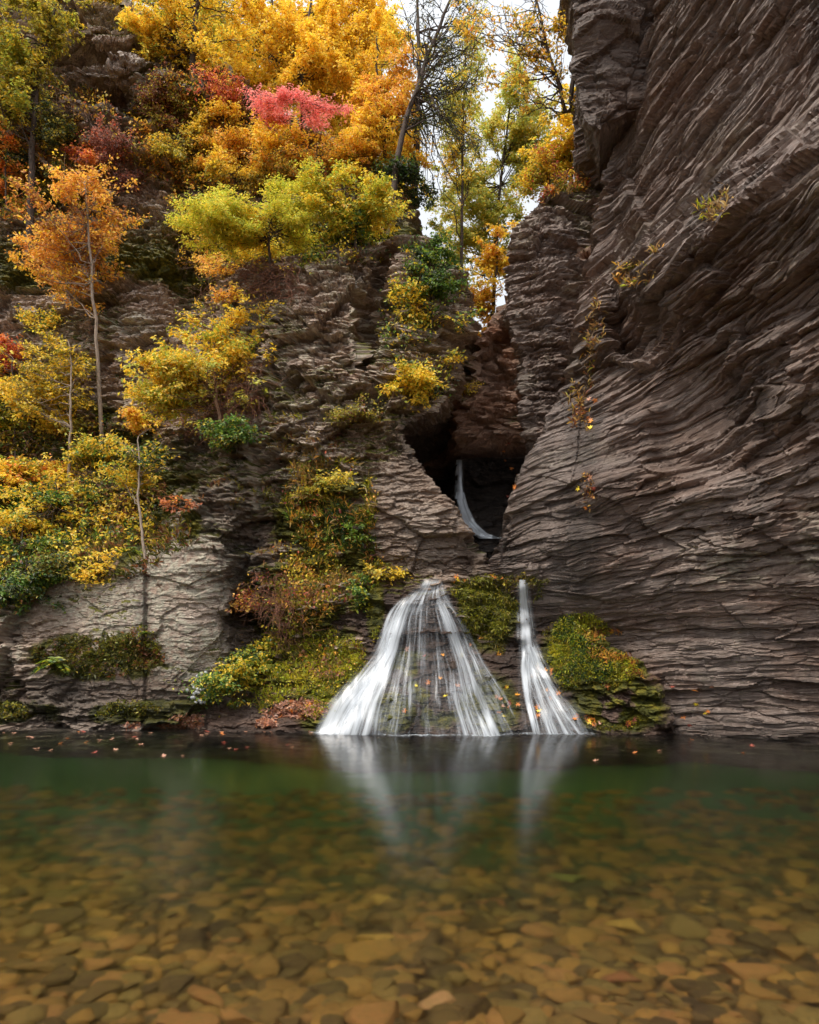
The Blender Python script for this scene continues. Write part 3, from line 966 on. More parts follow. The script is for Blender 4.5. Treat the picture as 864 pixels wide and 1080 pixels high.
L1, _ = hit(552, 613)
fall2 = empty('waterfall', L1, 'narrow white waterfall dropping straight then fanning right of the moss', 'waterfall', 'waterfalls in the gorge')
sheet('strand', [(551, 610, 4), (552, 630, 4.5), (554, 655, 6), (556, 684, 8)], .07, fall2, D(.92, .80), 11, .5)
sheet('veil', [(552, 613, 7), (554, 650, 10), (556, 682, 14)], .045, fall2, D(.34, .30), 12, .5, bot_fade=1)
sheet('fan', [(556, 672, 10), (560, 695, 15), (570, 725, 25), (583, 750, 35), (595, BOT, 45)], .045, fall2, D(.58, .34), 13, .45, top_fade=.1)
sheet('strand', [(556, 678, 5), (554, 705, 6), (558, 740, 5), (568, BOT, 5)], .06, fall2, D(.80, .70), 14, .5)
sheet('strand', [(559, 680, 4), (568, 705, 6), (584, 740, 8), (606, BOT, 9)], .055, fall2, D(.62, .46), 18, .5)

sheet('strand', [(560, 684, 3), (574, 712, 5), (596, 750, 6), (620, BOT, 7)], .05, fall2, D(.55, .44), 19, .6)
sheet('strand', [(557, 680, 4), (561, 710, 5), (572, 745, 6), (586, BOT, 7)], .05, fall2, D(.66, .50), 20, .6)
# froth where the falls meet the pool
for x0, x1, par, sd in ((326, 556, fall, 61), (556, 628, fall2, 62)):
    n_, m_ = 110, 10
    pxs = np.linspace(x0, x1, n_)
    yf = np.array([CAMH * F / (775 - HOR)] * n_)
    for i, q_ in enumerate(pxs):
        for yy in np.linspace(11.0, 12.6, 60):
            h_ = BVH.find_nearest(Vector(((q_ - CX) / F * yy, yy, 0)))
            if h_[3] < .03: break
        yf[i] = yy
    yf = blur2(yf[None, :], 0, 2)[0]
    vv = np.linspace(0, 1, m_)
    Yg = yf[:, None] - .34 * vv[None, :] * (.6 + .8 * vnoise(pxs * .11, pxs * 0, pxs * 0, sd))[:, None] + .05
    Xg = (pxs[:, None] - CX) / F * Yg
    dd = .62 * (1 - vv[None, :]) ** .8 * (.45 + .9 * vnoise(pxs * .07, pxs * 0, pxs * 0, sd + 3))[:, None]
    cl = np.stack([dd, np.clip(dd * 1.6, 0, 1) * (1 - vv[None, :] ** 3), 0 * dd], -1)
    link_mesh('froth', np.stack([Xg, Yg, 0 * Xg + .006], -1).reshape(-1, 3), grid_faces(n_, m_), M_FALL, par, True, cl.reshape(-1, 3), par.location, np.stack([Xg * .9, Yg * 9.], -1).reshape(-1, 2))

L2, _ = hit(481, 490)
fall3 = empty('waterfall', L2, 'thin upper waterfall sliding down the black cleft between the cliffs', 'waterfall', 'waterfalls in the gorge')
sheet('strand', [(484, 484, 4), (484, 505, 5), (485, 527, 6)], .10, fall3, D(1.0, .95), 21, .5)
sheet('slide', [(485, 518, 5), (489, 535, 6.5), (495, 551, 8), (505, 562, 10), (516, 567, 13)], .08, fall3, D(.9, 1.1), 22, .5)
sheet('spout', [(500, 561, 7), (514, 568, 10), (528, 567, 9)], .07, fall3, D(1.1, 1.1), 23, .5)
# ------------------------------------------------------------------ plants
PAL = {
    'YEL': [(254, 222, 68), (252, 208, 62), (254, 230, 96), (240, 194, 68), (253, 214, 62)],
    'AMB': [(250, 192, 70), (240, 168, 62), (252, 206, 92), (224, 158, 78), (246, 192, 98)],
    'ORG': [(250, 168, 66), (244, 146, 62), (251, 188, 80), (226, 134, 66)],
    'OLV': [(166, 156, 56), (194, 176, 60), (136, 138, 52), (220, 192, 64), (148, 132, 50)],
    'LIM': [(218, 214, 72), (200, 206, 72), (234, 220, 80), (186, 190, 66), (240, 210, 68)],
    'YGR': [(226, 202, 62), (244, 206, 58), (192, 192, 68), (234, 190, 52), (168, 176, 64)],
    'GRN': [(92, 128, 44), (116, 148, 52), (74, 104, 38), (150, 166, 58), (60, 88, 36)],
    'PNK': [(254, 156, 148), (246, 134, 128), (255, 178, 164), (250, 160, 140)],
    'RED': [(220, 112, 74), (196, 98, 76), (232, 140, 84), (180, 90, 72)],
    'BRN': [(156, 98, 58), (134, 82, 52), (176, 120, 72), (120, 74, 56)],
    'PUR': [(172, 120, 106), (152, 104, 94), (188, 134, 110), (140, 98, 80)],
    'DKG': [(58, 70, 36), (72, 86, 42), (46, 58, 32), (86, 92, 44)],
    'PGR': [(206, 212, 110), (220, 218, 120), (188, 198, 100), (228, 214, 104), (232, 200, 80)],
}


PAL['STR0'] = [(206, 146, 86), (180, 122, 74)]


def vnorm(a):
    return a / np.maximum(np.linalg.norm(a, axis=-1, keepdims=True), 1e-9)


class Wood:
    def __init__(self):
        self.v, self.f, self.n = [], [], 0

    def tube(self, pts, radii, sides=5):
        pts = np.asarray(pts, float); radii = np.asarray(radii, float)
        n = len(pts)
        t = vnorm(np.gradient(pts, axis=0))
        ref = np.where(np.abs(t[:, 2:3]) > .9, np.array([[1., 0, 0]]), np.array([[0, 0, 1.]]))
        a = vnorm(np.cross(t, ref)); b = np.cross(t, a)
        ang = np.linspace(0, 2 * np.pi, sides, endpoint=False)
        ring = pts[:, None, :] + radii[:, None, None] * (np.cos(ang)[None, :, None] * a[:, None, :] + np.sin(ang)[None, :, None] * b[:, None, :])
        self.v.append(ring.reshape(-1, 3))
        i = np.arange(n - 1)[:, None] * sides + np.arange(sides)[None, :]
        j = np.arange(n - 1)[:, None] * sides + (np.arange(sides)[None, :] + 1) % sides
        self.f.append(np.stack([i, j, j + sides, i + sides], -1).reshape(-1, 4) + self.n)
        self.n += n * sides

    def build(self, name, mat, parent, origin=None):
        if not self.v: return None
        return link_mesh(name, np.concatenate(self.v), np.concatenate(self.f), mat, parent, True, origin=parent.location if parent else origin)


def curve(a, b, sag, n=7, jit=.06):
    a, b = np.asarray(a, float), np.asarray(b, float)
    t = np.linspace(0, 1, n)[:, None]
    L = np.linalg.norm(b - a)
    p = a + (b - a) * t
    p[:, 2] += sag * L * (t[:, 0] * (1 - t[:, 0])) * 2
    j = rng.normal(size=(n, 3)) * jit * L * .35
    j[0] = 0; j[-1] = 0
    return p + j


def leaf_quads(pos, dirs, nrm, ln, wd):
    side = vnorm(np.cross(dirs, nrm))
    up = np.cross(side, dirs)
    fold = -.18 * wd[:, None] * up
    b = pos
    tip = pos + dirs * ln[:, None] - up * (ln * .10)[:, None]
    m = pos + dirs * (ln * .45)[:, None]
    s1 = m + side * (wd * .5)[:, None] - fold
    s2 = m - side * (wd * .5)[:, None] - fold
    v = np.stack([b, s1, tip, s2], 1).reshape(-1, 3)
    f = np.arange(len(pos) * 4).reshape(-1, 4)
    return v, f


def pal_cols(pal, n, key=None, spread=.5):
    if isinstance(pal, str): pal = [(pal, 1)]
    cs, ws = [], []
    for k, w_ in pal:
        for c in PAL[k]:
            cs.append(lin(c)); ws.append(w_ / len(PAL[k]))
    cs = np.array(cs); ws = np.array(ws) / sum(ws)
    cum = np.cumsum(ws)
    r = rng.random(n)
    if key is not None:
        r = np.where(rng.random(n) < spread, r, np.clip((key - .5) * 2.4 + .5, 0, .999))
    i = np.clip(np.searchsorted(cum, r), 0, len(cs) - 1)
    return cs[i] * (rng.uniform(.80, 1.2, n))[:, None] * rng.uniform(.94, 1.06, (n, 3))


def sprays(C, T, w, n, ln, pal, gap, per, droop, flat, twl, aspect):
    """leaf sprays strung along branch points C with directions T"""
    dens = fbm(C[:, 0] * 1.7, C[:, 1] * 1.7, C[:, 2] * 2.4, 31, 3)
    w = w * np.clip((dens - np.quantile(dens, gap * .6)) / (np.std(dens) + 1e-6) + .35, 0, 1.4)
    nt = max(6, int(n / per))
    i = rng.choice(len(C), nt, p=w / w.sum())
    t = vnorm(T[i])
    c = C[i] + rng.normal(size=(nt, 3)) * np.array([.05, .05, .03])
    td = vnorm(t * .7 + rng.normal(size=(nt, 3)) * .55 + np.array([0, -.15, -.6 * droop]))
    td[:, 2] *= flat; td = vnorm(td)
    L = twl * rng.uniform(.5, 1.6, nt)
    m = per
    s = rng.random((nt, m))
    pos = c[:, None, :] + td[:, None, :] * (L[:, None] * (s - .35))[..., None] + rng.normal(size=(nt, m, 3)) * np.array([.035, .035, .020])
    sd = vnorm(np.cross(td, rng.normal(size=(nt, 3)) * .3 + np.array([0, 0, 1.])))
    sign = np.where(rng.random((nt, m)) < .5, -1, 1)
    ld = vnorm(td[:, None, :] * .6 + sd[:, None, :] * sign[..., None] * .8 + rng.normal(size=(nt, m, 3)) * .35 + np.array([0, 0, -.28 - droop]))
    nr = vnorm(rng.normal(size=(nt, m, 3)) * .62 + np.array([0, -.40, .80]))
    pos, ld, nr = (a.reshape(-1, 3) for a in (pos, ld, nr))
    N_ = len(pos)
    l_ = ln * rng.uniform(.6, 1.3, N_)
    v, f = leaf_quads(pos, ld, nr, l_, l_ * aspect * rng.uniform(.8, 1.2, N_))
    key = vnoise(pos[:, 0] * 1.4, pos[:, 1] * 1.4, pos[:, 2] * 1.8, 55)
    col = np.repeat(pal_cols(pal, N_, key, .6), 4, axis=0)
    return v, f, col


def ground_at(x, y, z0=45):
    loc, n, i, d = BVH.ray_cast(Vector((x, y, z0)), Vector((0, 0, -1)))
    return loc


def leaf_count(blobs_px, Y, ln, cov, aspect=.55):
    a = sum(math.pi * b[2] * b[3] for b in blobs_px)
    return int(2.0 * cov * a / (.5 * ln * ln * aspect * (F / Y) ** 2 * .55))


def plant(name, label, cat, group, base, blobs_px, pal, cov=1.0, ln=.08, trunk=None, r0=.05, bark=None, Y=None, depth=1.0, limbs=12, ahead=.35, gap=.30,
          crown_name='crown', wood_name='trunk', droop=0., flat=.5, twl=.35, per=11, aspect=.55, twig_r=.0045):
    """base: photo pixel of the root, trunk: pixels the trunk passes through, blobs_px: crown masses (px, py, rx, ry) seen in the photo"""
    bark = bark or M_BARK_DARK
    ln = ln * .88
    if Y is None:
        h, nn = hit(*base)
        if h is None:
            print('no rock behind', label); return None
        root = h + Vector((0, .05, 0)); Y0 = h.y
    else:
        p = P(base[0], base[1], Y)
        g = ground_at(p.x, p.y)
        root = Vector((p.x, p.y, g.z - .05 if g else p.z)); Y0 = Y
    ob = empty(name, root, label, cat, group)
    if name == 'shrub':
        blobs_px = [(x_, y_, a_ * 1.18, b_ * 1.15) for x_, y_, a_, b_ in blobs_px]
    W = Wood()
    blobs = []
    for i, (bx, by, rx, ry) in enumerate(blobs_px):
        yb = Y0
        if Y is None:
            h, nn = hit(bx, by)
            hb = h.y if h is not None else Y0
            yb = min(Y0 + .6, hb) if hb < Y0 + 2.5 else Y0
        ry_m = max(rx, ry) * .8 / F * yb * depth
        yc = yb - (ahead * ry_m if Y is None else rng.uniform(-.4, .4) * ry_m)
        c = P(bx, by, yc)
        blobs.append((np.array(c), np.array([rx / F * yc, ry_m, ry / F * yc])))
    n = int((1.3 if name == 'shrub' else 1.2) * leaf_count(blobs_px, Y0, ln, cov, aspect))
    # trunk through its pixels, limbs out to the sprays
    pts = [np.array(root)]
    tp = list(trunk or [(blobs_px[0][0] * .6 + base[0] * .4, blobs_px[0][1])])
    top_ = min(b_[1] - b_[3] * .7 for b_ in blobs_px)
    if trunk and tp[-1][1] > top_:
        tp.append((tp[-1][0] + random.uniform(-5, 5), top_))
    elif not trunk:
        tp.append((tp[-1][0] + random.uniform(-4, 4), tp[-1][1] - blobs_px[0][3] * .5))
    yl = blobs[0][0][1]
    for q, (tx, ty) in enumerate(tp):
        yy = Y0 + (yl - Y0) * (q + 1) / len(tp)
        pts.append(np.array(P(tx, ty, yy)))
    pts = np.array(pts)
    s = np.concatenate([[0], np.cumsum(np.linalg.norm(np.diff(pts, axis=0), axis=1))])
    m = 16
    tt = np.linspace(0, s[-1], m)
    cp = np.stack([np.interp(tt, s, pts[:, i]) for i in range(3)], -1)
    cp = np.stack([blur2(cp[:, i][None, :], 0, 1)[0] for i in range(3)], -1); cp[0] = pts[0]
    cp[1:-1] += rng.normal(size=(m - 2, 3)) * .004 * min(s[-1], 3)
    rad = r0 * np.linspace(1, .30, m); rad[0] *= 1.25
    W.tube(cp, rad, 7)
    cen = np.array([b_[0] for b_ in blobs]); rd = np.array([b_[1] for b_ in blobs])
    area = rd[:, 0] * rd[:, 2]
    NL = int(np.clip(limbs * 1.1 + area.sum() * 16, 7, 70))
    C_, T_, len_ = [], [], []
    lo = m * .42 if trunk else 0
    for q in range(NL):
        k = rng.choice(len(blobs), p=area / area.sum())
        d = vnorm(rng.normal(size=3))
        e = cen[k] + d * rd[k] * rng.random() ** .38 * rng.uniform(.85, 1.22)
        w_ = cp - (e - np.array([0, 0, .5 * np.hypot(*(e - cp[m // 2])[:2])]))
        cand = int(np.argmin(np.linalg.norm(w_, axis=1) + (np.arange(m) < lo) * 5))
        cand = int(np.clip(cand + rng.integers(-2, 3), lo, m - 1))
        c_ = curve(cp[cand], e, (-.14 if droop <= 0 else .10), 9)
        LL = np.linalg.norm(c_[-1] - c_[0])
        W.tube(c_, np.linspace(max(min(rad[cand] * .5, .022), .008), .0045, 9), 4)
        tan = np.gradient(c_, axis=0)
        for i in range(4, 9):
            C_.append(c_[i]); T_.append(tan[i]); len_.append(LL / 9)
        size = min(LL * .5, rd[k].mean() * .9)
        for q2 in range(5):
            i = int(rng.integers(2, 9))
            t_ = vnorm(tan[i][None, :])[0]
            sd = vnorm(np.cross(t_, np.array([0, 0, 1.]))[None, :])[0] * (1 if q2 % 2 else -1)
            dd = vnorm((t_ * rng.uniform(.4, 1) + sd * rng.uniform(.5, 1.1) + rng.normal(size=3) * .25 + np.array([0, 0, .10 - .5 * droop]))[None, :])[0]
            b_ = curve(c_[i], c_[i] + dd * size * rng.uniform(.5, 1.25), -.06 if droop <= 0 else .12, 6)
            W.tube(b_, np.linspace(twig_r * 1.4, twig_r * .6, 6), 3)
            tb = np.gradient(b_, axis=0)
            for j in range(1, 6):
                C_.append(b_[j]); T_.append(tb[j]); len_.append(np.linalg.norm(b_[j] - b_[j - 1]))
    v, f, col = sprays(np.array(C_), np.array(T_), np.array(len_), n, ln, pal, gap, per, droop, flat, twl * .55, aspect)
    W.build(wood_name, bark, ob)
    link_mesh(crown_name, v, f, M_LEAF, ob, False, col, ob.location)
    return ob


TOP, FACE, FAR = 'trees along the left cliff top', 'shrubs and saplings rooted on the left cliff', 'trees standing beyond the gorge'
PILL = 'trees on the rock pillar'
B2 = M_BARK_PALE
# -- cliff top, left to right
plant('tree', 'olive and yellow leaved tree filling the top left corner of the cliff', 'tree', TOP, (30, 150), [(28, 22, 52, 40), (12, 85, 46, 44), (50, 60, 26, 26)], [('OLV', 2), ('YGR', 1)], 1.0, .09, [(38, 90), (60, 0)], .09, Y=16.6, depth=.7)
plant('tree', 'yellow tree arching above the dark broken ledges at upper left', 'tree', TOP, (205, 70), [(165, 20, 42, 26), (205, 12, 55, 30), (235, 50, 42, 38), (160, 48, 20, 12)], [('YEL', 2), ('YGR', 1)], .9, .09, [(204, 30), (212, -10)], .10, Y=17.2)
plant('tree', 'tall golden maple spreading over the middle of the left cliff top', 'tree', TOP, (322, 150), [(300, 45, 55, 55), (345, 85, 65, 45), (355, 15, 60, 40), (270, 100, 40, 35), (385, 60, 45, 50)], [('YEL', 1)], 1.15, .09, [(318, 90), (326, 20), (330, -20)], .07, Y=17.8, limbs=18, depth=.7)
plant('tree', 'orange gold maple at the right end of the left cliff top', 'tree', TOP, (408, 190), [(405, 120, 42, 42), (432, 150, 22, 26), (385, 155, 38, 28), (420, 60, 28, 40)], [('YEL', 2), ('AMB', 1)], 1.1, .085, [(405, 140), (398, 80)], .05, Y=16.6, depth=.7)
plant('tree', 'dark green hemlock with a leaning bare trunk beside the sky gap', 'tree', TOP, (412, 250), [(462, 120, 34, 16), (470, 60, 34, 16), (475, 160, 34, 14), (480, 20, 36, 18), (440, 20, 22, 22)], [('DKG', 3), ('OLV', .6)], .20, .07, [(418, 160), (440, 90), (464, 30), (482, -20)], .08, Y=15.6, limbs=26, flat=.3, aspect=.28, gap=.3, droop=.25, twl=.6, twig_r=.007)
plant('tree', 'thin dark hemlock behind the leaning trunk with sparse drooping sprays', 'tree', TOP, (436, 230), [(500, 90, 26, 14), (505, 150, 24, 14), (470, 200, 28, 12), (490, 45, 24, 12)], [('DKG', 3), ('OLV', 1)], .15, .07, [(440, 150), (442, 60), (440, -10)], .09, Y=16.8, limbs=24, flat=.3, aspect=.28, gap=.3, droop=.25, twl=.6, twig_r=.007)
plant('tree', 'olive tree with grey forked trunks above the dark rock ledges', 'tree', TOP, (130, 30), [(120, 5, 40, 16), (265, 5, 30, 20)], [('OLV', 2), ('YEL', 1)], .7, .085, [(132, 0), (134, -30)], .09, B2, Y=17.8)
# -- shrubs over the face
plant('shrub', 'coral red bush glowing among the yellow trees of the cliff top', 'shrub', FACE, (318, 148), [(300, 104, 25, 13), (330, 108, 23, 13), (345, 128, 10, 7), (284, 116, 12, 7)], [('PNK', 1)], .7, .075, [(318, 125)], .03, ahead=3.4, crown_name='foliage', wood_name='stems', limbs=14, twl=.4, aspect=.35)
plant('shrub', 'small reddish bush left of the coral bush under the yellow trees', 'shrub', FACE, (215, 122), [(215, 88, 24, 15), (240, 90, 18, 12)], [('RED', 2), ('AMB', 1)], .55, .07, [(215, 105)], .02, ahead=2, crown_name='foliage', wood_name='stems')
plant('shrub', 'brownish olive bush beside the broken upper ledges', 'shrub', FACE, (175, 145), [(178, 115, 30, 28), (165, 100, 20, 18)], [('OLV', 1), ('BRN', 1)], .8, .07, [(176, 128)], .02, crown_name='foliage', wood_name='stems')
plant('shrub', 'golden bush between the red bush and the big lime shrub', 'shrub', FACE, (235, 205), [(225, 130, 30, 28), (255, 155, 42, 30), (220, 165, 24, 22), (285, 160, 36, 24)], [('YEL', 2), ('AMB', 1)], .95, .08, [(238, 170)], .03, crown_name='foliage', wood_name='stems')
plant('shrub', 'amber bush on the ledge below the coral bush', 'shrub', FACE, (335, 188), [(330, 165, 40, 20), (370, 170, 30, 20), (300, 185, 32, 14)], [('AMB', 1), ('YEL', 1), ('OLV', .6)], .8, .075, [(335, 175)], .02, crown_name='foliage', wood_name='stems')
plant('shrub', 'large lime yellow bush topping the central rock buttress', 'shrub', FACE, (285, 290), [(250, 222, 45, 26), (290, 215, 40, 26), (225, 250, 32, 22), (275, 250, 50, 22), (315, 235, 30, 24)], [('LIM', 3), ('YEL', .6)], 1.05, .065, [(284, 262)], .03, crown_name='foliage', wood_name='stems', limbs=22, aspect=.4)
plant('shrub', 'yellow green bush on the right shoulder of the central buttress', 'shrub', FACE, (375, 275), [(370, 215, 35, 22), (400, 222, 26, 22), (350, 200, 26, 16), (418, 232, 12, 10)], [('YGR', 2), ('LIM', 1)], 1.0, .075, [(376, 245)], .03, crown_name='foliage', wood_name='stems')
plant('shrub', 'dark green leafy bush hanging under the yellow green shoulder bush', 'shrub', FACE, (365, 285), [(368, 245, 26, 18), (385, 262, 18, 16), (330, 275, 22, 12)], [('GRN', 3), ('YGR', 1)], .9, .08, [(366, 265)], .02, crown_name='foliage', wood_name='stems')
plant('shrub', 'small golden bush at the left foot of the lime bush', 'shrub', FACE, (222, 290), [(212, 268, 22, 18), (240, 280, 18, 12)], [('YEL', 1), ('AMB', 1)], .7, .07, [(220, 278)], .02, crown_name='foliage', wood_name='stems')
plant('tree', 'slender amber tree with a pale thin trunk against the left rock face', 'tree', FACE, (108, 472), [(72, 220, 42, 34), (105, 250, 36, 30), (55, 262, 36, 26), (95, 195, 30, 24), (85, 290, 50, 15), (128, 225, 18, 26)], [('AMB', 3), ('YEL', 1), ('STR0', 1)], .75, .08, [(104, 400), (100, 330), (96, 285), (92, 230)], .045, B2, limbs=20)
plant('tree', 'bright orange sapling at the left edge of the photo', 'tree', FACE, (8, 250), [(8, 155, 24, 24), (22, 178, 18, 14), (-15, 175, 25, 25)], [('ORG', 1)], .9, .08, [(6, 200)], .03, limbs=8)
plant('shrub', 'dark olive bush under the bright orange sapling', 'shrub', FACE, (25, 225), [(25, 205, 32, 24), (60, 130, 30, 18), (40, 175, 30, 22)], [('OLV', 2), ('DKG', 2)], .8, .075, [(25, 215)], .02, crown_name='foliage', wood_name='stems')
plant('shrub', 'purplish brown half bare bush right of the amber tree', 'shrub', FACE, (138, 215), [(125, 170, 26, 22), (145, 190, 18, 18), (110, 150, 20, 14)], [('PUR', 3), ('RED', 1)], .55, .065, [(134, 190)], .02, M_TWIG, crown_name='foliage', wood_name='stems')
plant('shrub', 'big yellow bush bulging over brown twigs at the middle of the cliff', 'shrub', FACE, (235, 465), [(220, 365, 48, 26), (195, 395, 40, 26), (245, 385, 36, 28), (165, 410, 32, 22), (262, 350, 24, 16)], [('YEL', 3), ('YGR', 1)], 1.05, .08, [(228, 420)], .04, M_TWIG, crown_name='foliage', wood_name='stems', limbs=22)
plant('shrub', 'pale lime leaved bush along the lower edge of the big yellow bush', 'shrub', FACE, (232, 460), [(235, 405, 44, 14), (200, 412, 36, 14), (285, 408, 16, 8), (170, 425, 26, 12)], [('LIM', 2), ('PGR', 2)], .95, .08, [(232, 430)], .02, M_TWIG, crown_name='foliage', wood_name='stems')
plant('shrub', 'small green bush tucked under the brown twigs of the big yellow bush', 'shrub', FACE, (250, 478), [(245, 455, 28, 16), (262, 470, 18, 10)], [('GRN', 2), ('OLV', 1)], .7, .075, [(250, 465)], .02, crown_name='foliage', wood_name='stems')
plant('tree', 'thin yellow sapling with twin grey stems near the left edge', 'tree', FACE, (72, 520), [(40, 385, 42, 24), (75, 370, 30, 20), (20, 410, 34, 20), (62, 410, 34, 16)], [('YEL', 2), ('OLV', 1)], .72, .08, [(74, 450), (75, 400), (74, 360)], .032, B2, limbs=14)
plant('tree', 'olive gold sapling leaning at the left edge under the amber tree', 'tree', FACE, (15, 470), [(15, 440, 34, 26), (-25, 400, 40, 40), (60, 435, 28, 16)], [('OLV', 1), ('YGR', 1)], .7, .08, [(14, 440)], .03, limbs=10)
plant('tree', 'crooked pale sapling with bare twigs above the lichen covered wall', 'tree', FACE, (155, 603), [(150, 470, 30, 20), (135, 490, 28, 14), (165, 490, 18, 14)], [('YGR', 2), ('YEL', 1), ('GRN', .5)], .7, .08, [(150, 560), (146, 520), (147, 480), (146, 455)], .03, B2, limbs=14)
plant('shrub', 'yellow and orange bush at the left edge above the green tangle', 'shrub', FACE, (20, 520), [(15, 490, 34, 20), (45, 500, 30, 16), (10, 515, 30, 14)], [('YEL', 2), ('ORG', .6), ('YGR', 1)], .85, .085, [(18, 500)], .02, crown_name='foliage', wood_name='stems')
plant('shrub', 'low bush of bright yellow and green leaves in the left tangle', 'shrub', FACE, (60, 560), [(55, 540, 46, 14), (30, 548, 36, 14), (110, 525, 26, 12), (88, 512, 26, 12)], [('YEL', 1), ('YGR', 2), ('GRN', .8)], .75, .085, [(60, 545)], .02, crown_name='foliage', wood_name='stems')
plant('shrub', 'light green broad leaved bush at the left edge of the tangle', 'shrub', FACE, (22, 590), [(20, 568, 34, 16), (50, 578, 30, 12), (105, 562, 26, 8)], [('GRN', 2), ('YGR', 1)], .75, .09, [(22, 578)], .02, crown_name='foliage', wood_name='stems')
plant('shrub', 'dark green bush drooping over the lower left wall', 'shrub', FACE, (25, 640), [(25, 610, 40, 24), (55, 600, 26, 18), (10, 640, 24, 16)], [('DKG', 2), ('GRN', 2), ('OLV', 1)], .95, .075, [(25, 622)], .02, crown_name='foliage', wood_name='stems')
plant('shrub', 'small bright yellow bush perched on the rim of the lichen wall', 'shrub', FACE, (105, 622), [(102, 600, 20, 12), (112, 590, 14, 8), (110, 632, 6, 4)], [('YEL', 3), ('YGR', 1)], .75, .08, [(104, 608)], .015, crown_name='foliage', wood_name='stems')
plant('shrub', 'thin reddish weed growing from the ledge right of the lichen wall', 'shrub', FACE, (272, 650), [(268, 622, 12, 10), (276, 634, 12, 8)], [('AMB', 1), ('YGR', 1), ('RED', .5)], .6, .06, [(270, 635)], .01, crown_name='foliage', wood_name='stems')
plant('shrub', 'leafy green bush with yellow leaves at the foot of the cliff by the pool', 'shrub', FACE, (250, 735), [(250, 690, 30, 20), (240, 712, 28, 18), (270, 700, 18, 16), (262, 674, 16, 10)], [('GRN', 2), ('YGR', 2), ('LIM', 1)], 1.1, .07, [(250, 710)], .02, crown_name='foliage', wood_name='stems', limbs=18)
plant('shrub', 'yellow leaved bush hanging from the ledge left of the black cleft', 'shrub', FACE, (455, 425), [(448, 398, 28, 14), (438, 410, 22, 14), (468, 388, 14, 10), (450, 422, 18, 10)], [('YEL', 2), ('LIM', 1), ('GRN', .5)], .95, .07, [(452, 410)], .02, crown_name='foliage', wood_name='stems')
plant('shrub', 'dark green fern bush under the sky gap on the left wall of the gorge', 'shrub', FACE, (455, 320), [(455, 272, 24, 16), (458, 305, 28, 18), (445, 295, 18, 18), (475, 315, 14, 16)], [('GRN', 3), ('DKG', 1)], .9, .075, [(455, 298)], .02, crown_name='foliage', wood_name='stems')
plant('shrub', 'yellow and green bush on the ledge below the dark fern bush', 'shrub', FACE, (455, 360), [(440, 335, 24, 10), (470, 340, 22, 12), (428, 310, 14, 10)], [('YEL', 1), ('YGR', 1), ('GRN', 1)], .8, .075, [(455, 345)], .015, crown_name='foliage', wood_name='stems')
plant('shrub', 'tiny golden bush on the reddish wedge beside the black cleft', 'shrub', FACE, (488, 418), [(488, 410, 8, 8)], [('YEL', 1), ('OLV', 1)], .8, .05, [(488, 412)], .01, crown_name='foliage', wood_name='stems', limbs=5)
plant('shrub', 'small tawny bush on the little ledge of the buttress above the lobe', 'shrub', FACE, (375, 445), [(375, 434, 26, 7)], [('OLV', 2), ('BRN', 1)], .8, .05, [(375, 438)], .01, crown_name='foliage', wood_name='stems', limbs=6)
# -- second row of trees on the plateau
ROW = 'second row of trees behind the cliff top'
plant('tree', 'pale yellow tree filling in behind the golden maple', 'tree', ROW, (290, 150), [(290, 60, 60, 60), (250, 30, 40, 40), (330, 20, 50, 40)], [('YEL', 2), ('YGR', 1)], 1.2, .11, [(290, 60), (286, -20)], .10, Y=21, depth=.6)
plant('tree', 'lemon yellow tree behind the orange gold maple', 'tree', ROW, (385, 170), [(380, 60, 50, 60), (400, 130, 50, 50), (350, 130, 50, 40), (415, 20, 30, 40)], [('YEL', 2), ('LIM', 1)], 1.15, .11, [(385, 60), (388, -20)], .10, Y=20.5, depth=.6)
plant('tree', 'shaded olive tree behind the yellow tree of the upper left', 'tree', ROW, (190, 60), [(205, 10, 50, 34), (240, 60, 44, 44)], [('OLV', 2), ('DKG', 1)], 1.0, .11, [(190, 10), (190, -40)], .12, Y=21.5, depth=.6)
plant('tree', 'dark green tree in the top left corner behind the olive tree', 'tree', ROW, (40, 60), [(10, 20, 50, 50), (50, -5, 50, 24)], [('DKG', 1), ('OLV', 1)], 1.0, .11, [(40, 0), (42, -40)], .12, Y=21, depth=.6)
# -- beyond the gap
plant('tree', 'pale green tree seen through the sky gap behind the rock pillar', 'tree', FAR, (520, 330), [(510, 190, 44, 44), (545, 150, 46, 40), (498, 240, 36, 32), (555, 100, 34, 36), (530, 225, 34, 30), (485, 200, 22, 30)], [('PGR', 3), ('YGR', 1)], 1.0, .095, [(522, 250), (530, 170), (538, 110)], .07, Y=22, limbs=34, gap=.45, depth=.7)
plant('tree', 'slender yellow green tree with a thin trunk in the left half of the sky gap', 'tree', FAR, (488, 330), [(480, 110, 26, 40), (490, 60, 26, 34), (500, 160, 24, 30), (470, 170, 18, 26), (505, 20, 26, 26)], [('PGR', 2), ('YEL', 1)], .42, .09, [(487, 220), (489, 100), (492, 10)], .06, Y=20, limbs=34, gap=.4, depth=.7)
plant('tree', 'orange tree low in the sky gap above the reddish wedge', 'tree', FAR, (520, 390), [(520, 290, 26, 36), (505, 340, 26, 28), (530, 250, 18, 26), (515, 370, 24, 26)], [('YEL', 3), ('AMB', 1)], .8, .10, [(520, 330), (524, 280)], .06, Y=19.5, limbs=12, gap=.4, depth=.7)
plant('tree', 'olive tree farther up the stream in the narrow gap', 'tree', FAR, (490, 400), [(478, 270, 24, 36), (488, 320, 20, 40), (470, 220, 16, 16)], [('OLV', 1), ('PGR', 1)], .6, .12, [(488, 320), (484, 270)], .07, Y=25, limbs=12, gap=.4, depth=.7)
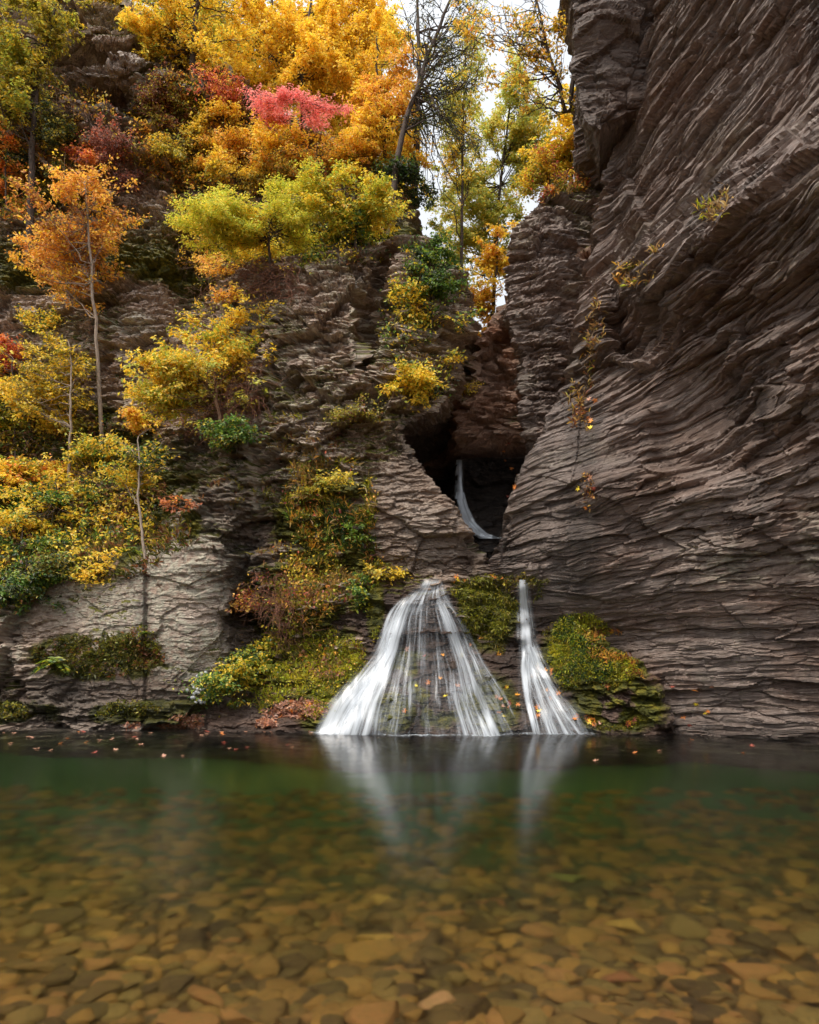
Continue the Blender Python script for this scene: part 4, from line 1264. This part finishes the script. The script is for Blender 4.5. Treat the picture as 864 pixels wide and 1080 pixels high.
plant('tree', 'bright yellow tree behind the forked tree on the pillar', 'tree', PILL, (600, 190), [(598, 150, 36, 36), (615, 105, 28, 34), (575, 175, 24, 20), (612, 170, 22, 22)], [('YEL', 3), ('LIM', 1)], .8, .10, [(606, 130), (610, 70)], .05, Y=17, limbs=12, depth=.7)
plant('tree', 'forked tree with dark twin trunks on top of the rock pillar', 'tree', PILL, (610, 188), [(560, 30, 40, 28), (530, 50, 30, 22), (590, 50, 24, 34), (505, 15, 30, 18), (545, 90, 34, 28), (600, 110, 20, 20), (575, 5, 40, 14)], [('OLV', 2), ('AMB', 2), ('YEL', 1)], .20, .085, [(600, 135), (590, 95), (575, 40), (562, -20)], .055, Y=14.6, limbs=26, gap=.35)
plant('shrub', 'low yellow and red bush fringing the top of the rock pillar', 'shrub', PILL, (580, 192), [(570, 175, 22, 14), (600, 182, 20, 10), (552, 190, 12, 9)], [('YGR', 1), ('OLV', 1), ('YEL', 1), ('RED', .5)], .75, .065, [(580, 183)], .015, crown_name='foliage', wood_name='stems', Y=14.2)

# -- more growth on the left face
more = [
 ('olive bush at the left edge high above the amber tree', (-5, 125), [(5, 110, 30, 20), (-10, 135, 20, 14)], [('OLV', 2), ('YGR', 1)], .8),
 ('dark green bush in the shade between the olive tree and the dark ledges', (45, 145), [(42, 138, 24, 14), (60, 148, 18, 10)], [('DKG', 2), ('OLV', 1)], .8),
 ('rusty orange bush beside the purplish half bare bush', (95, 185), [(88, 168, 22, 14), (105, 178, 14, 10)], [('ORG', 1), ('RED', 1)], .7),
 ('yellow green bush clinging under the red bush on the upper terraces', (195, 175), [(190, 160, 26, 16), (205, 145, 16, 12)], [('OLV', 2), ('YEL', 1)], .8),
 ('olive bush spilling down beside the grey twigs of the buttress', (200, 235), [(198, 218, 20, 16), (205, 240, 12, 12)], [('AMB', 1), ('OLV', 1)], .7),
 ('golden bush on the ledge between the lime bush and the maple', (255, 195), [(250, 186, 30, 12), (280, 190, 20, 10)], [('YEL', 2), ('OLV', 1)], .8),
 ('bright yellow bush under the orange gold maple', (395, 200), [(390, 190, 34, 13), (415, 182, 20, 14)], [('YEL', 2), ('YGR', 1)], .8),
 ('dark conifer bush at the foot of the leaning hemlock trunk', (428, 215), [(432, 190, 20, 22), (440, 210, 14, 14)], [('DKG', 2), ('GRN', 1)], .9),
 ('small yellow bush on the bare rock under the amber tree', (45, 345), [(40, 330, 22, 12), (62, 338, 14, 8)], [('YEL', 1), ('GRN', 1)], .6),
 ('reddish bush at the left edge beside the twin stemmed sapling', (-2, 385), [(5, 372, 18, 14), (-10, 385, 12, 12)], [('RED', 1), ('ORG', 1)], .8),
 ('sprawling olive bush behind the twin grey stems', (45, 445), [(45, 428, 40, 18), (80, 442, 24, 14)], [('OLV', 2), ('YEL', 1)], .75),
 ('green and yellow bush under the pale trunk of the amber tree', (108, 490), [(105, 475, 30, 12), (85, 485, 20, 10), (128, 482, 14, 10)], [('YGR', 1), ('GRN', 1), ('YEL', 1)], .7),
 ('golden weed hanging from the left wall of the central buttress', (160, 450), [(150, 440, 20, 12), (140, 452, 14, 10)], [('YEL', 1), ('AMB', 1)], .8),
 ('orange sprig growing over the top of the lichen wall', (190, 538), [(190, 533, 18, 5)], [('ORG', 1), ('LIT2', 1)], .7),
 ('straggling yellow weed in the middle of the left tangle', (125, 555), [(122, 545, 18, 9), (95, 548, 16, 7)], [('YEL', 2), ('GRN', 1)], .6),
 ('green bush with broad leaves under the yellow bush of the left edge', (40, 535), [(35, 522, 34, 10), (70, 530, 20, 8)], [('GRN', 1), ('YGR', 1)], .7),
 ('bright green weed on the ledge right of the grassy slope', (383, 645), [(381, 632, 7, 14), (379, 615, 6, 8)], [('GRN', 2), ('LIM', 1)], .8),
 ('yellow weed on the ledge above the left shoulder of the falls', (400, 610), [(402, 604, 16, 6), (415, 606, 10, 4)], [('YEL', 1), ('OLV', 1)], .7),
 ('russet weed on the corner between lichen wall and grassy slope', (245, 655), [(247, 635, 8, 18)], [('BRN', 2), ('AMB', 1)], .8),
 ('yellow weed at the upper edge of the grassy slope', (345, 512), [(350, 505, 26, 8), (330, 515, 16, 6)], [('YGR', 1), ('OLV', 1)], .6),
 ('light green weed trailing beside the tawny grass slope', (376, 570), [(376, 560, 6, 14)], [('GRN', 1), ('MOB2', 1)], .7),
 ('orange bush on the dark ledges of the upper left corner', (12, 210), [(10, 225, 20, 12), (30, 222, 14, 8)], [('ORG', 1), ('OLV', 1)], .7),
 ('small amber bush under the brown tangle of the lime bush', (240, 305), [(238, 312, 14, 10), (228, 325, 12, 8)], [('AMB', 1), ('YEL', 1)], .5),
]
PAL['LIT2'] = [(206, 132, 84), (184, 112, 74)]
PAL['MOB2'] = [(150, 170, 50), (120, 150, 44)]
for lab, base, bl, pal, cov in more:
    plant('shrub', lab, 'shrub', FACE, base, bl, pal, cov, .075, None, .015, crown_name='foliage', wood_name='stems', limbs=8, ahead=.8)
# ------------------------------------------------------------------ grass, moss, brambles, ferns, fallen leaves
def scatter(regions, n, up_bias=0.0):
    """random points of the rock that show inside the given photo ellipses (px, py, rx, ry)"""
    a = np.array([r[2] * r[3] for r in regions], float); a /= a.sum()
    P_, N_ = [], []
    tries = 0
    while len(P_) < n and tries < n * 6:
        tries += 1
        r = regions[int(np.searchsorted(np.cumsum(a), rng.random()))] if len(regions) > 1 else regions[0]
        t = rng.random() * 2 * math.pi; q = math.sqrt(rng.random())
        h, nn = hit(r[0] + r[2] * q * math.cos(t), r[1] + r[3] * q * math.sin(t))
        if h is None: continue
        if up_bias and rng.random() > .12 + sstep(-.1, up_bias, np.array(nn.z)) * 1.0: continue
        if vnoise(np.array(h.x * 2.2), np.array(h.y * 2.2), np.array(h.z * 2.2), 91) < .36: continue
        P_.append(h[:]); N_.append(nn[:])
    return np.array(P_), np.array(N_)


def grass(name, label, regions, n, pal, ln=(.10, .22), wd=.010, droop=.5, up=.35, kind='stuff', spread=.45, tuft=5):
    p, nn = scatter(regions, max(8, n // tuft), up)
    p = np.repeat(p, tuft, axis=0) + rng.normal(size=(len(p) * tuft, 3)) * .022
    nn = np.repeat(nn, tuft, axis=0)
    m = len(p)
    d = vnorm(nn * .55 + np.array([0, 0, 1 - droop]) + rng.normal(size=(m, 3)) * spread)
    L = rng.uniform(*ln, m)
    d2 = vnorm(d + np.array([0, 0, -1.1 * droop]) + nn * .2)
    side = vnorm(np.cross(d, rng.normal(size=(m, 3))))
    w_ = wd * rng.uniform(.6, 1.5, m)
    a = p - nn * .01
    b = a + d * (L * .5)[:, None]
    c = b + d2 * (L * .5)[:, None]
    v = np.stack([a - side * w_[:, None] * .6, a + side * w_[:, None] * .6, b + side * w_[:, None], c, b - side * w_[:, None]], 1).reshape(-1, 3)
    f = np.arange(m * 5).reshape(-1, 5)
    key = vnoise(p[:, 0] * 1.7, p[:, 1] * 1.7, p[:, 2] * 1.7, 66)
    col = np.repeat(pal_cols(pal, m, key), 5, axis=0)
    o = link_mesh(name, v, f, M_LEAF, None, False, col)
    return tag(o, label, None, None, kind)


PAL['STR'] = [(176, 142, 84), (150, 116, 66), (196, 164, 100), (130, 96, 58)]
PAL['MOS'] = [(152, 152, 42), (176, 166, 48), (122, 128, 38), (190, 166, 56), (100, 104, 34)]
PAL['MOB'] = [(204, 200, 50), (180, 184, 46), (222, 204, 60), (146, 152, 40)]
PAL['MOD'] = [(82, 84, 26), (104, 100, 30), (64, 66, 22), (120, 104, 36)]

grass('grass', 'tawny and green grass hanging on the steep slope left of the lobe', [(350, 535, 48, 50), (335, 510, 36, 26), (372, 560, 26, 40)], 5200, [('STR', 1), ('MOS', 2), ('AMB', .6), ('GRN', .6)], (.08, .20), .009)
grass('grass', 'olive grass covering the slope down to the left side of the falls', [(330, 615, 50, 34), (300, 650, 40, 26), (345, 600, 40, 20), (390, 605, 30, 10)], 4200, [('STR', 1), ('MOS', 2), ('AMB', .5)], (.07, .17), .009)
grass('grass', 'green and yellow grass on the mossy bank left of the falls', [(320, 690, 50, 34), (290, 720, 36, 22), (350, 690, 36, 20), (265, 740, 26, 12)], 7000, [('MOS', 1.5), ('MOB', 2), ('STR', 1)], (.05, .12), .0075)
grass('moss', 'bright yellow green moss on the rock just left of the falls', [(348, 735, 20, 34), (395, 645, 7, 34), (330, 758, 14, 10), (372, 700, 14, 22)], 5200, [('MOB', 2), ('MOS', 2)], (.02, .05), .010, up=.0)
grass('moss', 'dark hanging moss on the rock between the two waterfalls', [(515, 640, 30, 34), (500, 622, 24, 12), (530, 668, 16, 22), (575, 640, 10, 30), (545, 612, 26, 6)], 9000, [('MOS', 2), ('MOD', 2)], (.03, .09), .0065, droop=.95, up=.0)
grass('moss', 'glowing green moss cushion on the ledge right of the falls', [(615, 672, 30, 26), (640, 700, 40, 18), (600, 690, 20, 34), (600, 662, 16, 14)], 15000, [('MOB', 3), ('MOS', 1.4), ('GRN', .5)], (.03, .08), .0065, droop=.85, up=.0)
grass('moss', 'olive moss on the low rock at the right foot of the falls', [(645, 745, 40, 26), (610, 730, 20, 26)], 2600, [('MOS', 2), ('MOD', 1)], (.02, .04), .010, up=.0)
grass('weeds', 'russet dry weeds fringing the moss ledge right of the falls', [(655, 690, 34, 10), (640, 672, 24, 8), (675, 706, 14, 8)], 700, [('BRN', 1), ('AMB', 1)], (.05, .12), .010, up=.0)
grass('moss', 'brown and olive moss band across the lichen covered wall', [(105, 692, 70, 22), (150, 685, 20, 24), (60, 690, 26, 14)], 6000, [('MOD', 2), ('BRN', .8), ('MOS', 1)], (.03, .09), .010, droop=.7, up=.0)
grass('moss', 'olive moss strip along the foot of the left wall above the water', [(60, 748, 80, 8), (130, 748, 40, 8), (10, 750, 40, 8)], 4200, [('MOS', 2), ('MOD', 2)], (.02, .06), .010, droop=.7, up=.0)
grass('ground_cover', 'brown and green undergrowth on the slope above the left wall', [(60, 530, 120, 60), (120, 570, 60, 40), (175, 565, 34, 20), (30, 600, 50, 30), (40, 470, 80, 40)], 9000, [('MOD', 2), ('BRN', 1.6), ('MOS', 1.2), ('STR', .6)], (.08, .22), .012, droop=.6, up=.0)
grass('ground_cover', 'fallen leaves and dry grass on the terraces under the cliff top trees', [(300, 180, 120, 26), (200, 130, 60, 60), (50, 180, 60, 60), (400, 205, 40, 20), (240, 100, 60, 30)], 7000, [('STR', 1.2), ('BRN', 1), ('AMB', 1.4), ('MOS', 1)], (.07, .20), .014, up=.0)
grass('weeds', 'dry weeds growing in the crack between the pillar and the right cliff', [(622, 375, 8, 40), (608, 425, 8, 22), (632, 340, 6, 30)], 420, [('STR', 2), ('BRN', 1), ('AMB', .5), ('MOS', .6)], (.07, .18), .010, up=.0)
grass('weeds', 'tufts of dry grass on the diagonal ledge of the right cliff', [(690, 268, 12, 8), (752, 222, 16, 9), (768, 205, 6, 6), (702, 285, 6, 8), (668, 290, 20, 14)], 420, [('STR', 2), ('MOB', .8), ('AMB', .5)], (.07, .18), .009, up=.0)
grass('weeds', 'rusty seepage weeds down the face of the right buttress', [(618, 470, 5, 40), (622, 520, 5, 24), (610, 440, 6, 20)], 240, [('AMB', 1), ('BRN', 1), ('STR', 1)], (.04, .10), .009, up=.0)
grass('weeds', 'grass and small weeds on the ledges of the central buttress', [(300, 460, 40, 24), (250, 520, 40, 20), (330, 470, 40, 14), (290, 600, 30, 30), (375, 440, 30, 8), (385, 580, 20, 16), (440, 395, 40, 30)], 1500, [('STR', 1.5), ('MOS', 1), ('BRN', 1)], (.05, .13), .009, up=.5)
grass('weeds', 'leaf litter and grass on the flat top of the rock pillar', [(580, 195, 36, 10), (560, 210, 14, 12), (605, 192, 20, 8)], 1100, [('STR', 1), ('MOS', 1), ('AMB', .8), ('RED', .4)], (.05, .13), .011, up=.0)


def leaf_cover(label, regions, n, pal, ln=.07, lift=.14, up=.0):
    p, nn = scatter(regions, n // 6, up)
    m = 6
    off = rng.uniform(.01, lift, (len(p), 1, 1))
    pos = (p[:, None, :] + nn[:, None, :] * off * .8 + np.array([0, 0, 1.]) * off * .6 + rng.normal(size=(len(p), m, 3)) * .06).reshape(-1, 3)
    N_ = len(pos)
    ld = vnorm(rng.normal(size=(N_, 3)) + np.array([0, -.5, -.35]))
    nr = vnorm(rng.normal(size=(N_, 3)) * .5 + np.array([0, -.5, .8]))
    l_ = ln * rng.uniform(.55, 1.3, N_)
    v, f = leaf_quads(pos, ld, nr, l_, l_ * .58)
    key = vnoise(pos[:, 0] * 1.6, pos[:, 1] * 1.6, pos[:, 2] * 1.9, 56)
    o = link_mesh('ground_cover', v, f, M_LEAF, None, False, np.repeat(pal_cols(pal, N_, key, .45), 4, axis=0))
    tag(o, label, None, None, 'stuff')


leaf_cover('low yellow and green leaves carpeting the slope at the left edge', [(50, 520, 130, 60), (30, 590, 60, 50), (110, 560, 60, 40), (20, 430, 60, 60), (90, 480, 60, 40)], 9000, [('YEL', 2), ('YGR', 2), ('GRN', 1.4), ('BRN', 1), ('DKG', 1)], .075)
leaf_cover('autumn leaves of low plants on the terraces below the cliff top trees', [(60, 160, 70, 80), (190, 140, 60, 60), (300, 170, 120, 30), (230, 200, 50, 40), (400, 190, 40, 24)], 9000, [('AMB', 2), ('OLV', 2), ('RED', .8), ('YEL', 1.4), ('DKG', 1)], .075)
leaf_cover('small leaves of the plants growing through the grass left of the lobe', [(350, 530, 46, 50), (335, 600, 50, 40), (300, 630, 40, 34), (385, 600, 20, 16)], 2600, [('YGR', 2), ('AMB', 1.2), ('GRN', 1), ('RED', .4)], .055, .08)
leaf_cover('bright small leaves among the grass of the bank left of the falls', [(320, 700, 50, 36), (285, 730, 30, 20)], 700, [('LIM', 2), ('AMB', 1), ('GRN', 1)], .045, .06)
leaf_cover('trailing leaves around the ledges beside the sky gap', [(455, 300, 34, 50), (440, 345, 40, 20), (460, 260, 20, 20), (450, 405, 30, 20)], 2200, [('GRN', 2), ('YGR', 2), ('DKG', 1)], .065)
leaf_cover('trailing leaves on the buttress around the lime and the yellow bushes', [(300, 270, 90, 16), (230, 440, 50, 30), (380, 255, 40, 24), (225, 330, 24, 40), (265, 330, 30, 20)], 2600, [('YEL', 1), ('OLV', 2), ('BRN', 1), ('GRN', .6)], .06)


def brambles(label, top, reach, n, pal_mat, group='dry brambles hanging on the left cliff', up=.15, r=.0048):
    """top: ellipses of roots in the photo; reach: (rx, ry) pixel spread of the arching stems"""
    p, nn = scatter(top, n)
    if len(p) == 0: return
    c = p.mean(axis=0)
    ob = empty('dry_bramble', tuple(c), label, 'bramble', group)
    W = Wood()
    for a, b in zip(p, nn):
        s = F / a[1]
        L = np.array([rng.normal() * reach[0] / s * .6, -abs(rng.normal()) * .25 - .06, rng.uniform(-1, up) * reach[1] / s])
        e = a + L + b * .10
        cu = curve(a, e, rng.uniform(.0, .35), 7, .10)
        W.tube(cu, np.linspace(r, r * .45, 7), 3)
        for q in range(2):
            i = rng.integers(2, 6)
            W.tube(curve(cu[i], cu[i] + rng.normal(size=3) * .14 + np.array([0, -.03, -.04]), .1, 4, .1), np.linspace(r * .7, r * .4, 4), 3)
    W.build('stems', pal_mat, ob)
    return ob


M_RUST = bark_material('rusty_twig', lin((88, 56, 42)), lin((142, 92, 66)))
brambles('brown tangle of dead stems under the lime bush of the buttress', [(270, 280, 40, 18), (290, 300, 30, 20)], (34, 34), 230, M_RUST)
brambles('reddish brown tangle of stems under the big yellow bush', [(235, 425, 45, 18), (215, 440, 30, 16), (260, 400, 20, 24)], (30, 36), 300, M_RUST)
brambles('purplish thicket of bare stems right of the amber tree', [(130, 190, 22, 24), (145, 205, 12, 20)], (24, 24), 150, M_TWIG)
brambles('thin bare stems in the undergrowth at the left edge', [(60, 490, 60, 40), (110, 530, 40, 30)], (40, 36), 150, M_TWIG, up=.9)
brambles('dry roots trailing from the cliff top beside the dark ledges', [(60, 110, 30, 20), (90, 100, 20, 26)], (26, 30), 60, M_TWIG, up=.4)
brambles('pale roots and dead branches at the foot of the orange gold maple', [(400, 180, 28, 10), (380, 176, 20, 8)], (34, 20), 46, M_BARK_PALE, r=.009)
brambles('grey twigs fringing the left side of the central buttress', [(215, 300, 10, 30), (200, 270, 12, 20)], (24, 24), 60, M_TWIG)
brambles('dry brown stalks hanging beside the leafy bush at the cliff foot', [(290, 620, 26, 20), (300, 650, 16, 20), (262, 655, 10, 20)], (10, 30), 130, M_RUST, up=-.2)


def fern(label, px, py, size, n=7, pal=(('GRN', 2), ('MOB', 1))):
    h, nn = hit(px, py)
    if h is None: return
    ob = empty('fern', h, label, 'fern', 'ferns on the lower left wall')
    V_, F_, C_, k = [], [], [], 0
    for i in range(n):
        a = rng.uniform(-1.5, 1.5)
        d = np.array([math.sin(a), -.55, rng.uniform(.1, .7)]); d /= np.linalg.norm(d)
        s = np.linspace(0, 1, 14)[:, None]
        sp = np.array(h) + d * s * size + np.array([0, 0, -.55 * size]) * s ** 2
        t = vnorm(np.gradient(sp, axis=0)); sd = vnorm(np.cross(t, np.array([0, .3, 1.])))
        for q in (1, -1):
            w = size * .30 * np.sin(np.pi * np.clip(s[1:, 0] * .9 + .1, 0, 1))
            v, f = leaf_quads(sp[1:], vnorm(sd[1:] * q + t[1:] * .4), np.tile([0, -.3, 1.], (13, 1)), w + .01, np.full(13, size * .075))
            V_.append(v); F_.append(f + k); k += len(v)
            C_.append(np.repeat(pal_cols(list(pal), 13), 4, axis=0))
    link_mesh('fronds', np.concatenate(V_), np.concatenate(F_), M_LEAF, ob, False, np.concatenate(C_), ob.location)


fern('light green fern with wide fronds on the moss band of the lichen wall', 62, 700, .42, 8)
fern('small bright fern beside the crooked pale sapling', 142, 583, .30, 6)
fern('pale flat fern frond on the undergrowth above the lichen wall', 70, 587, .34, 3)
fern('green fern under the low yellow bush in the left tangle', 100, 568, .32, 6)
fern('little fern at the top of the crack in the lichen wall', 158, 668, .22, 5)

# white flowers at the lower left of the leafy bush
h, nn = hit(214, 730)
ob = empty('flowering_plant', h, 'small plant with white flower heads at the foot of the leafy bush', 'plant')
for px, py in zip(rng.normal(211, 7, 26), rng.normal(727, 8, 26)):
    c0 = np.array(P(px, py, h.y - .12 - rng.random() * .15))
    ang = np.linspace(0, 2 * math.pi, 9, endpoint=False)
    v = [c0 + np.array([0, -.012, 0])]
    for a_ in ang:
        v += [c0 + np.array([math.cos(a_) * .034, .006, math.sin(a_) * .034]), c0 + np.array([math.cos(a_ + .35) * .018, 0, math.sin(a_ + .35) * .018])]
    f = np.array([(0, i, i % 18 + 1) for i in range(1, 19)])
    link_mesh('flower', v, f, M_LEAF, ob, False, np.tile(lin((224, 226, 230)), (19, 1)), ob.location)
cc = np.array([P(px, py, h.y - .06 - rng.random() * .18)[:] for px, py in zip(rng.normal(222, 12, 420), rng.normal(728, 8, 420))])
v, f = leaf_quads(cc, vnorm(rng.normal(size=cc.shape)), vnorm(rng.normal(size=cc.shape) * .6 + np.array([0, -.4, .8])), np.full(len(cc), .06), np.full(len(cc), .034))
link_mesh('foliage', v, f, M_LEAF, ob, False, np.repeat(pal_cols([('GRN', 2), ('LIM', 1)], len(cc)), 4, axis=0), ob.location)
W = Wood()
for q in cc[:40]:
    W.tube(curve(np.array(h) + np.array([0, .03, -.08]), q, .1, 5), np.linspace(.005, .003, 5), 3)
W.build('stems', M_TWIG, ob)

# leaf litter on the bank: too many to count
p, nn = scatter([(225, 763, 70, 6), (225, 760, 60, 6), (290, 758, 50, 9), (320, 748, 30, 10), (345, 705, 22, 10), (180, 765, 50, 4), (215, 765, 80, 3)], 2600)
d = vnorm(rng.normal(size=p.shape)); d = vnorm(d - nn * np.sum(d * nn, axis=1, keepdims=True))
v, f = leaf_quads(p + nn * .014, d, vnorm(nn + rng.normal(size=p.shape) * .35), rng.uniform(.04, .085, len(p)), rng.uniform(.025, .05, len(p)))
PAL['LIT'] = [(200, 150, 122), (176, 124, 98), (214, 168, 136), (148, 102, 80), (206, 140, 92)]
o = link_mesh('leaf_litter', v, f, M_LEAF, None, False, np.repeat(pal_cols('LIT', len(p)), 4, axis=0))
tag(o, 'pinkish brown leaf litter along the bank at the foot of the left cliff', None, None, 'stuff')

# single leaves one can count
LEAVES = []
for k, key in enumerate(['ORG', 'ORG', 'AMB', 'YEL', 'RED', 'LIT']):
    v, f = [], []
    d = np.array([[1., 0, 0]])
    # a lobed leaf: five pointed lobes round the stalk, slightly cupped
    pts = [(0, 0, 0)]
    for i in range(11):
        a = -2.5 + i * .5
        r = (.052 if i % 2 == 0 else .026) * (1.1 - .12 * abs(i - 5) / 5)
        pts.append((r * math.cos(a), r * math.sin(a), .010 * (r / .05) ** 2 + .004 * math.sin(i * 2.1 + k)))
    f = np.array([(0, i, i + 1) for i in range(1, 11)])
    c = pal_cols(key, 1)[0] * 1.15
    o = link_mesh('fallen_leaf', np.array(pts), f, M_LEAF, None, False, np.tile(c, (len(pts), 1)))
    LEAVES.append(o)
used = set()


def drop_leaf(k, loc, nrm, label, group, sc=1.0):
    o = LEAVES[k]
    if k in used:
        o = o.copy(); COL.objects.link(o)
    used.add(k)
    o.location = loc + nrm * .016
    q = nrm.to_track_quat('Z', 'Y')
    o.rotation_mode = 'QUATERNION'
    o.rotation_quaternion = q @ Quaternion((0, 0, 1), random.uniform(0, 6.28)) @ Quaternion((1, 0, 0), random.uniform(-.4, .4))
    o.scale = (sc, sc, sc)
    tag(o, label, 'leaf', group)


spots = [((640, 745, 40, 24), 34, 'orange leaf fallen on the low mossy rock right of the falls', 'leaves on the right foot of the falls'),
         ((350, 690, 34, 18), 26, 'orange leaf fallen on the bank left of the falls', 'leaves on the bank left of the falls'),
         ((310, 752, 40, 12), 24, 'orange leaf fallen on the dark rock at the left waterline', 'leaves at the left waterline'),
         ((555, 720, 40, 46), 26, 'small orange leaf stuck to the wet rock of the right falls', 'leaves stuck to the wet falls rock'),
         ((455, 700, 60, 60), 14, 'small orange leaf stuck to the rock under the broad waterfall', 'leaves under the broad waterfall'),
         ((512, 612, 38, 5), 14, 'orange leaf lying on the rim above the falls', 'leaves on the rim above the falls'),
         ((620, 480, 14, 70), 12, 'orange leaf caught on the right buttress face', 'leaves caught on the right buttress'),
         ((720, 740, 50, 26), 8, 'orange leaf stuck to the foot of the right cliff', 'leaves at the foot of the right cliff'),
         ((535, 500, 12, 40), 7, 'orange leaf caught on the rocks of the black cleft', 'leaves in the black cleft')]
for reg, n, lab, grp in spots:
    p, nn = scatter([reg], n)
    for a, b in zip(p, nn):
        drop_leaf(random.choice([0, 0, 1, 2, 3, 4, 5]), Vector(a), Vector(b), lab, grp, random.uniform(.65, 1.15))
for i in range(46):
    px = random.uniform(0, 330) if i < 40 else random.uniform(600, 860); py = 772 + 26 * random.random() ** 2.2 + (8 if i >= 40 else 0)
    Y = CAMH * F / (py - HOR)
    drop_leaf(random.choice([5, 5, 5, 4, 1]), Vector(((px - CX) / F * Y, Y, -.010)), Vector((0, 0, 1)), 'brown leaf floating on the pool near the bank', 'leaves floating on the pool', random.uniform(.5, 1.0))
# ------------------------------------------------------------------ light, sky, camera
w = bpy.data.worlds.new('World'); scene.world = w
w.use_nodes = True
t = w.node_tree; t.nodes.clear()
out = t.nodes.new('ShaderNodeOutputWorld'); bg = t.nodes.new('ShaderNodeBackground')
sky = t.nodes.new('ShaderNodeTexSky'); sky.sky_type = 'NISHITA'; sky.sun_disc = False
SUN_EL, SUN_AZ = math.radians(58), math.radians(-125)     # azimuth measured from +Y towards +X
sky.sun_elevation = SUN_EL; sky.sun_rotation = SUN_AZ
sky.dust_density = 6; sky.air_density = 1.0; sky.ozone_density = .6
# a cloud deck over the blue: pale overcast with soft variation
tc = t.nodes.new('ShaderNodeTexCoord')
nz = t.nodes.new('ShaderNodeTexNoise'); nz.inputs['Scale'].default_value = 2.2; nz.inputs['Detail'].default_value = 6
t.links.new(tc.outputs['Generated'], nz.inputs['Vector'])
cr = t.nodes.new('ShaderNodeValToRGB')
cr.color_ramp.elements[0].position = .3; cr.color_ramp.elements[0].color = (.62, .62, .62, 1)
cr.color_ramp.elements[1].position = .62; cr.color_ramp.elements[1].color = (.96, .96, .96, 1)
t.links.new(nz.outputs[0], cr.inputs[0])
mx = t.nodes.new('ShaderNodeMix'); mx.data_type = 'RGBA'
t.links.new(cr.outputs[0], mx.inputs[0]); t.links.new(sky.outputs[0], mx.inputs[6])
mx.inputs[7].default_value = (8.6, 8.9, 9.3, 1)
# an overcast sky is brightest overhead; below the horizon only dim land
sx = t.nodes.new('ShaderNodeSeparateXYZ'); t.links.new(tc.outputs['Generated'], sx.inputs[0])
gr = t.nodes.new('ShaderNodeValToRGB'); e = gr.color_ramp.elements
e[0].position = 0; e[0].color = (.10, .10, .09, 1)
e[1].position = 1; e[1].color = (2.0, 2.0, 2.0, 1)
for p_, c_ in ((.47, .14), (.52, .62), (.68, .56), (.82, .60)):
    x = e.new(p_); x.color = (c_, c_, c_, 1)
mr = t.nodes.new('ShaderNodeMapRange'); mr.inputs[1].default_value = -1; mr.inputs[2].default_value = 1
t.links.new(sx.outputs[2], mr.inputs[0]); t.links.new(mr.outputs[0], gr.inputs[0])
ml = t.nodes.new('ShaderNodeMix'); ml.data_type = 'RGBA'; ml.blend_type = 'MULTIPLY'; ml.inputs[0].default_value = 1
t.links.new(mx.outputs[2], ml.inputs[6]); t.links.new(gr.outputs[0], ml.inputs[7])
t.links.new(ml.outputs[2], bg.inputs[0]); bg.inputs[1].default_value = .11
t.links.new(bg.outputs[0], out.inputs[0])

sl = bpy.data.lights.new('sun', 'SUN'); sl.energy = 1.5; sl.angle = math.radians(11); sl.color = (1, .93, .83)
so = bpy.data.objects.new('sun', sl); COL.objects.link(so)
dv = Vector((math.sin(SUN_AZ) * math.cos(SUN_EL), math.cos(SUN_AZ) * math.cos(SUN_EL), math.sin(SUN_EL)))
so.rotation_euler = dv.to_track_quat('Z', 'Y').to_euler(); so.location = dv * 60

cd = bpy.data.cameras.new('camera'); co_ = bpy.data.objects.new('camera', cd); COL.objects.link(co_)
co_.location = (0, 0, CAMH); co_.rotation_euler = (math.radians(90), 0, 0)
cd.sensor_fit = 'VERTICAL'; cd.sensor_height = 36; cd.lens = F / 1080 * 36; cd.shift_y = (HOR - 540) / 1080 * 1.0
cd.clip_end = 3000; cd.clip_start = .05
scene.camera = co_
scene.view_settings.view_transform = 'Standard'; scene.view_settings.look = 'None'
scene.view_settings.exposure = EXPOSURE; scene.view_settings.gamma = 1; scene.view_settings.use_curve_mapping = False
c = scene.cycles
c.use_denoising = True
try:
    c.denoiser = 'OPENIMAGEDENOISE'
    c.denoising_input_passes = 'RGB_ALBEDO_NORMAL'
except Exception:
    pass
c.max_bounces = 8; c.diffuse_bounces = 3; c.glossy_bounces = 3; c.transmission_bounces = 4; c.transparent_max_bounces = 24; c.volume_bounces = 0
c.caustics_reflective = False; c.caustics_refractive = True
c.use_adaptive_sampling = True; c.adaptive_threshold = .02
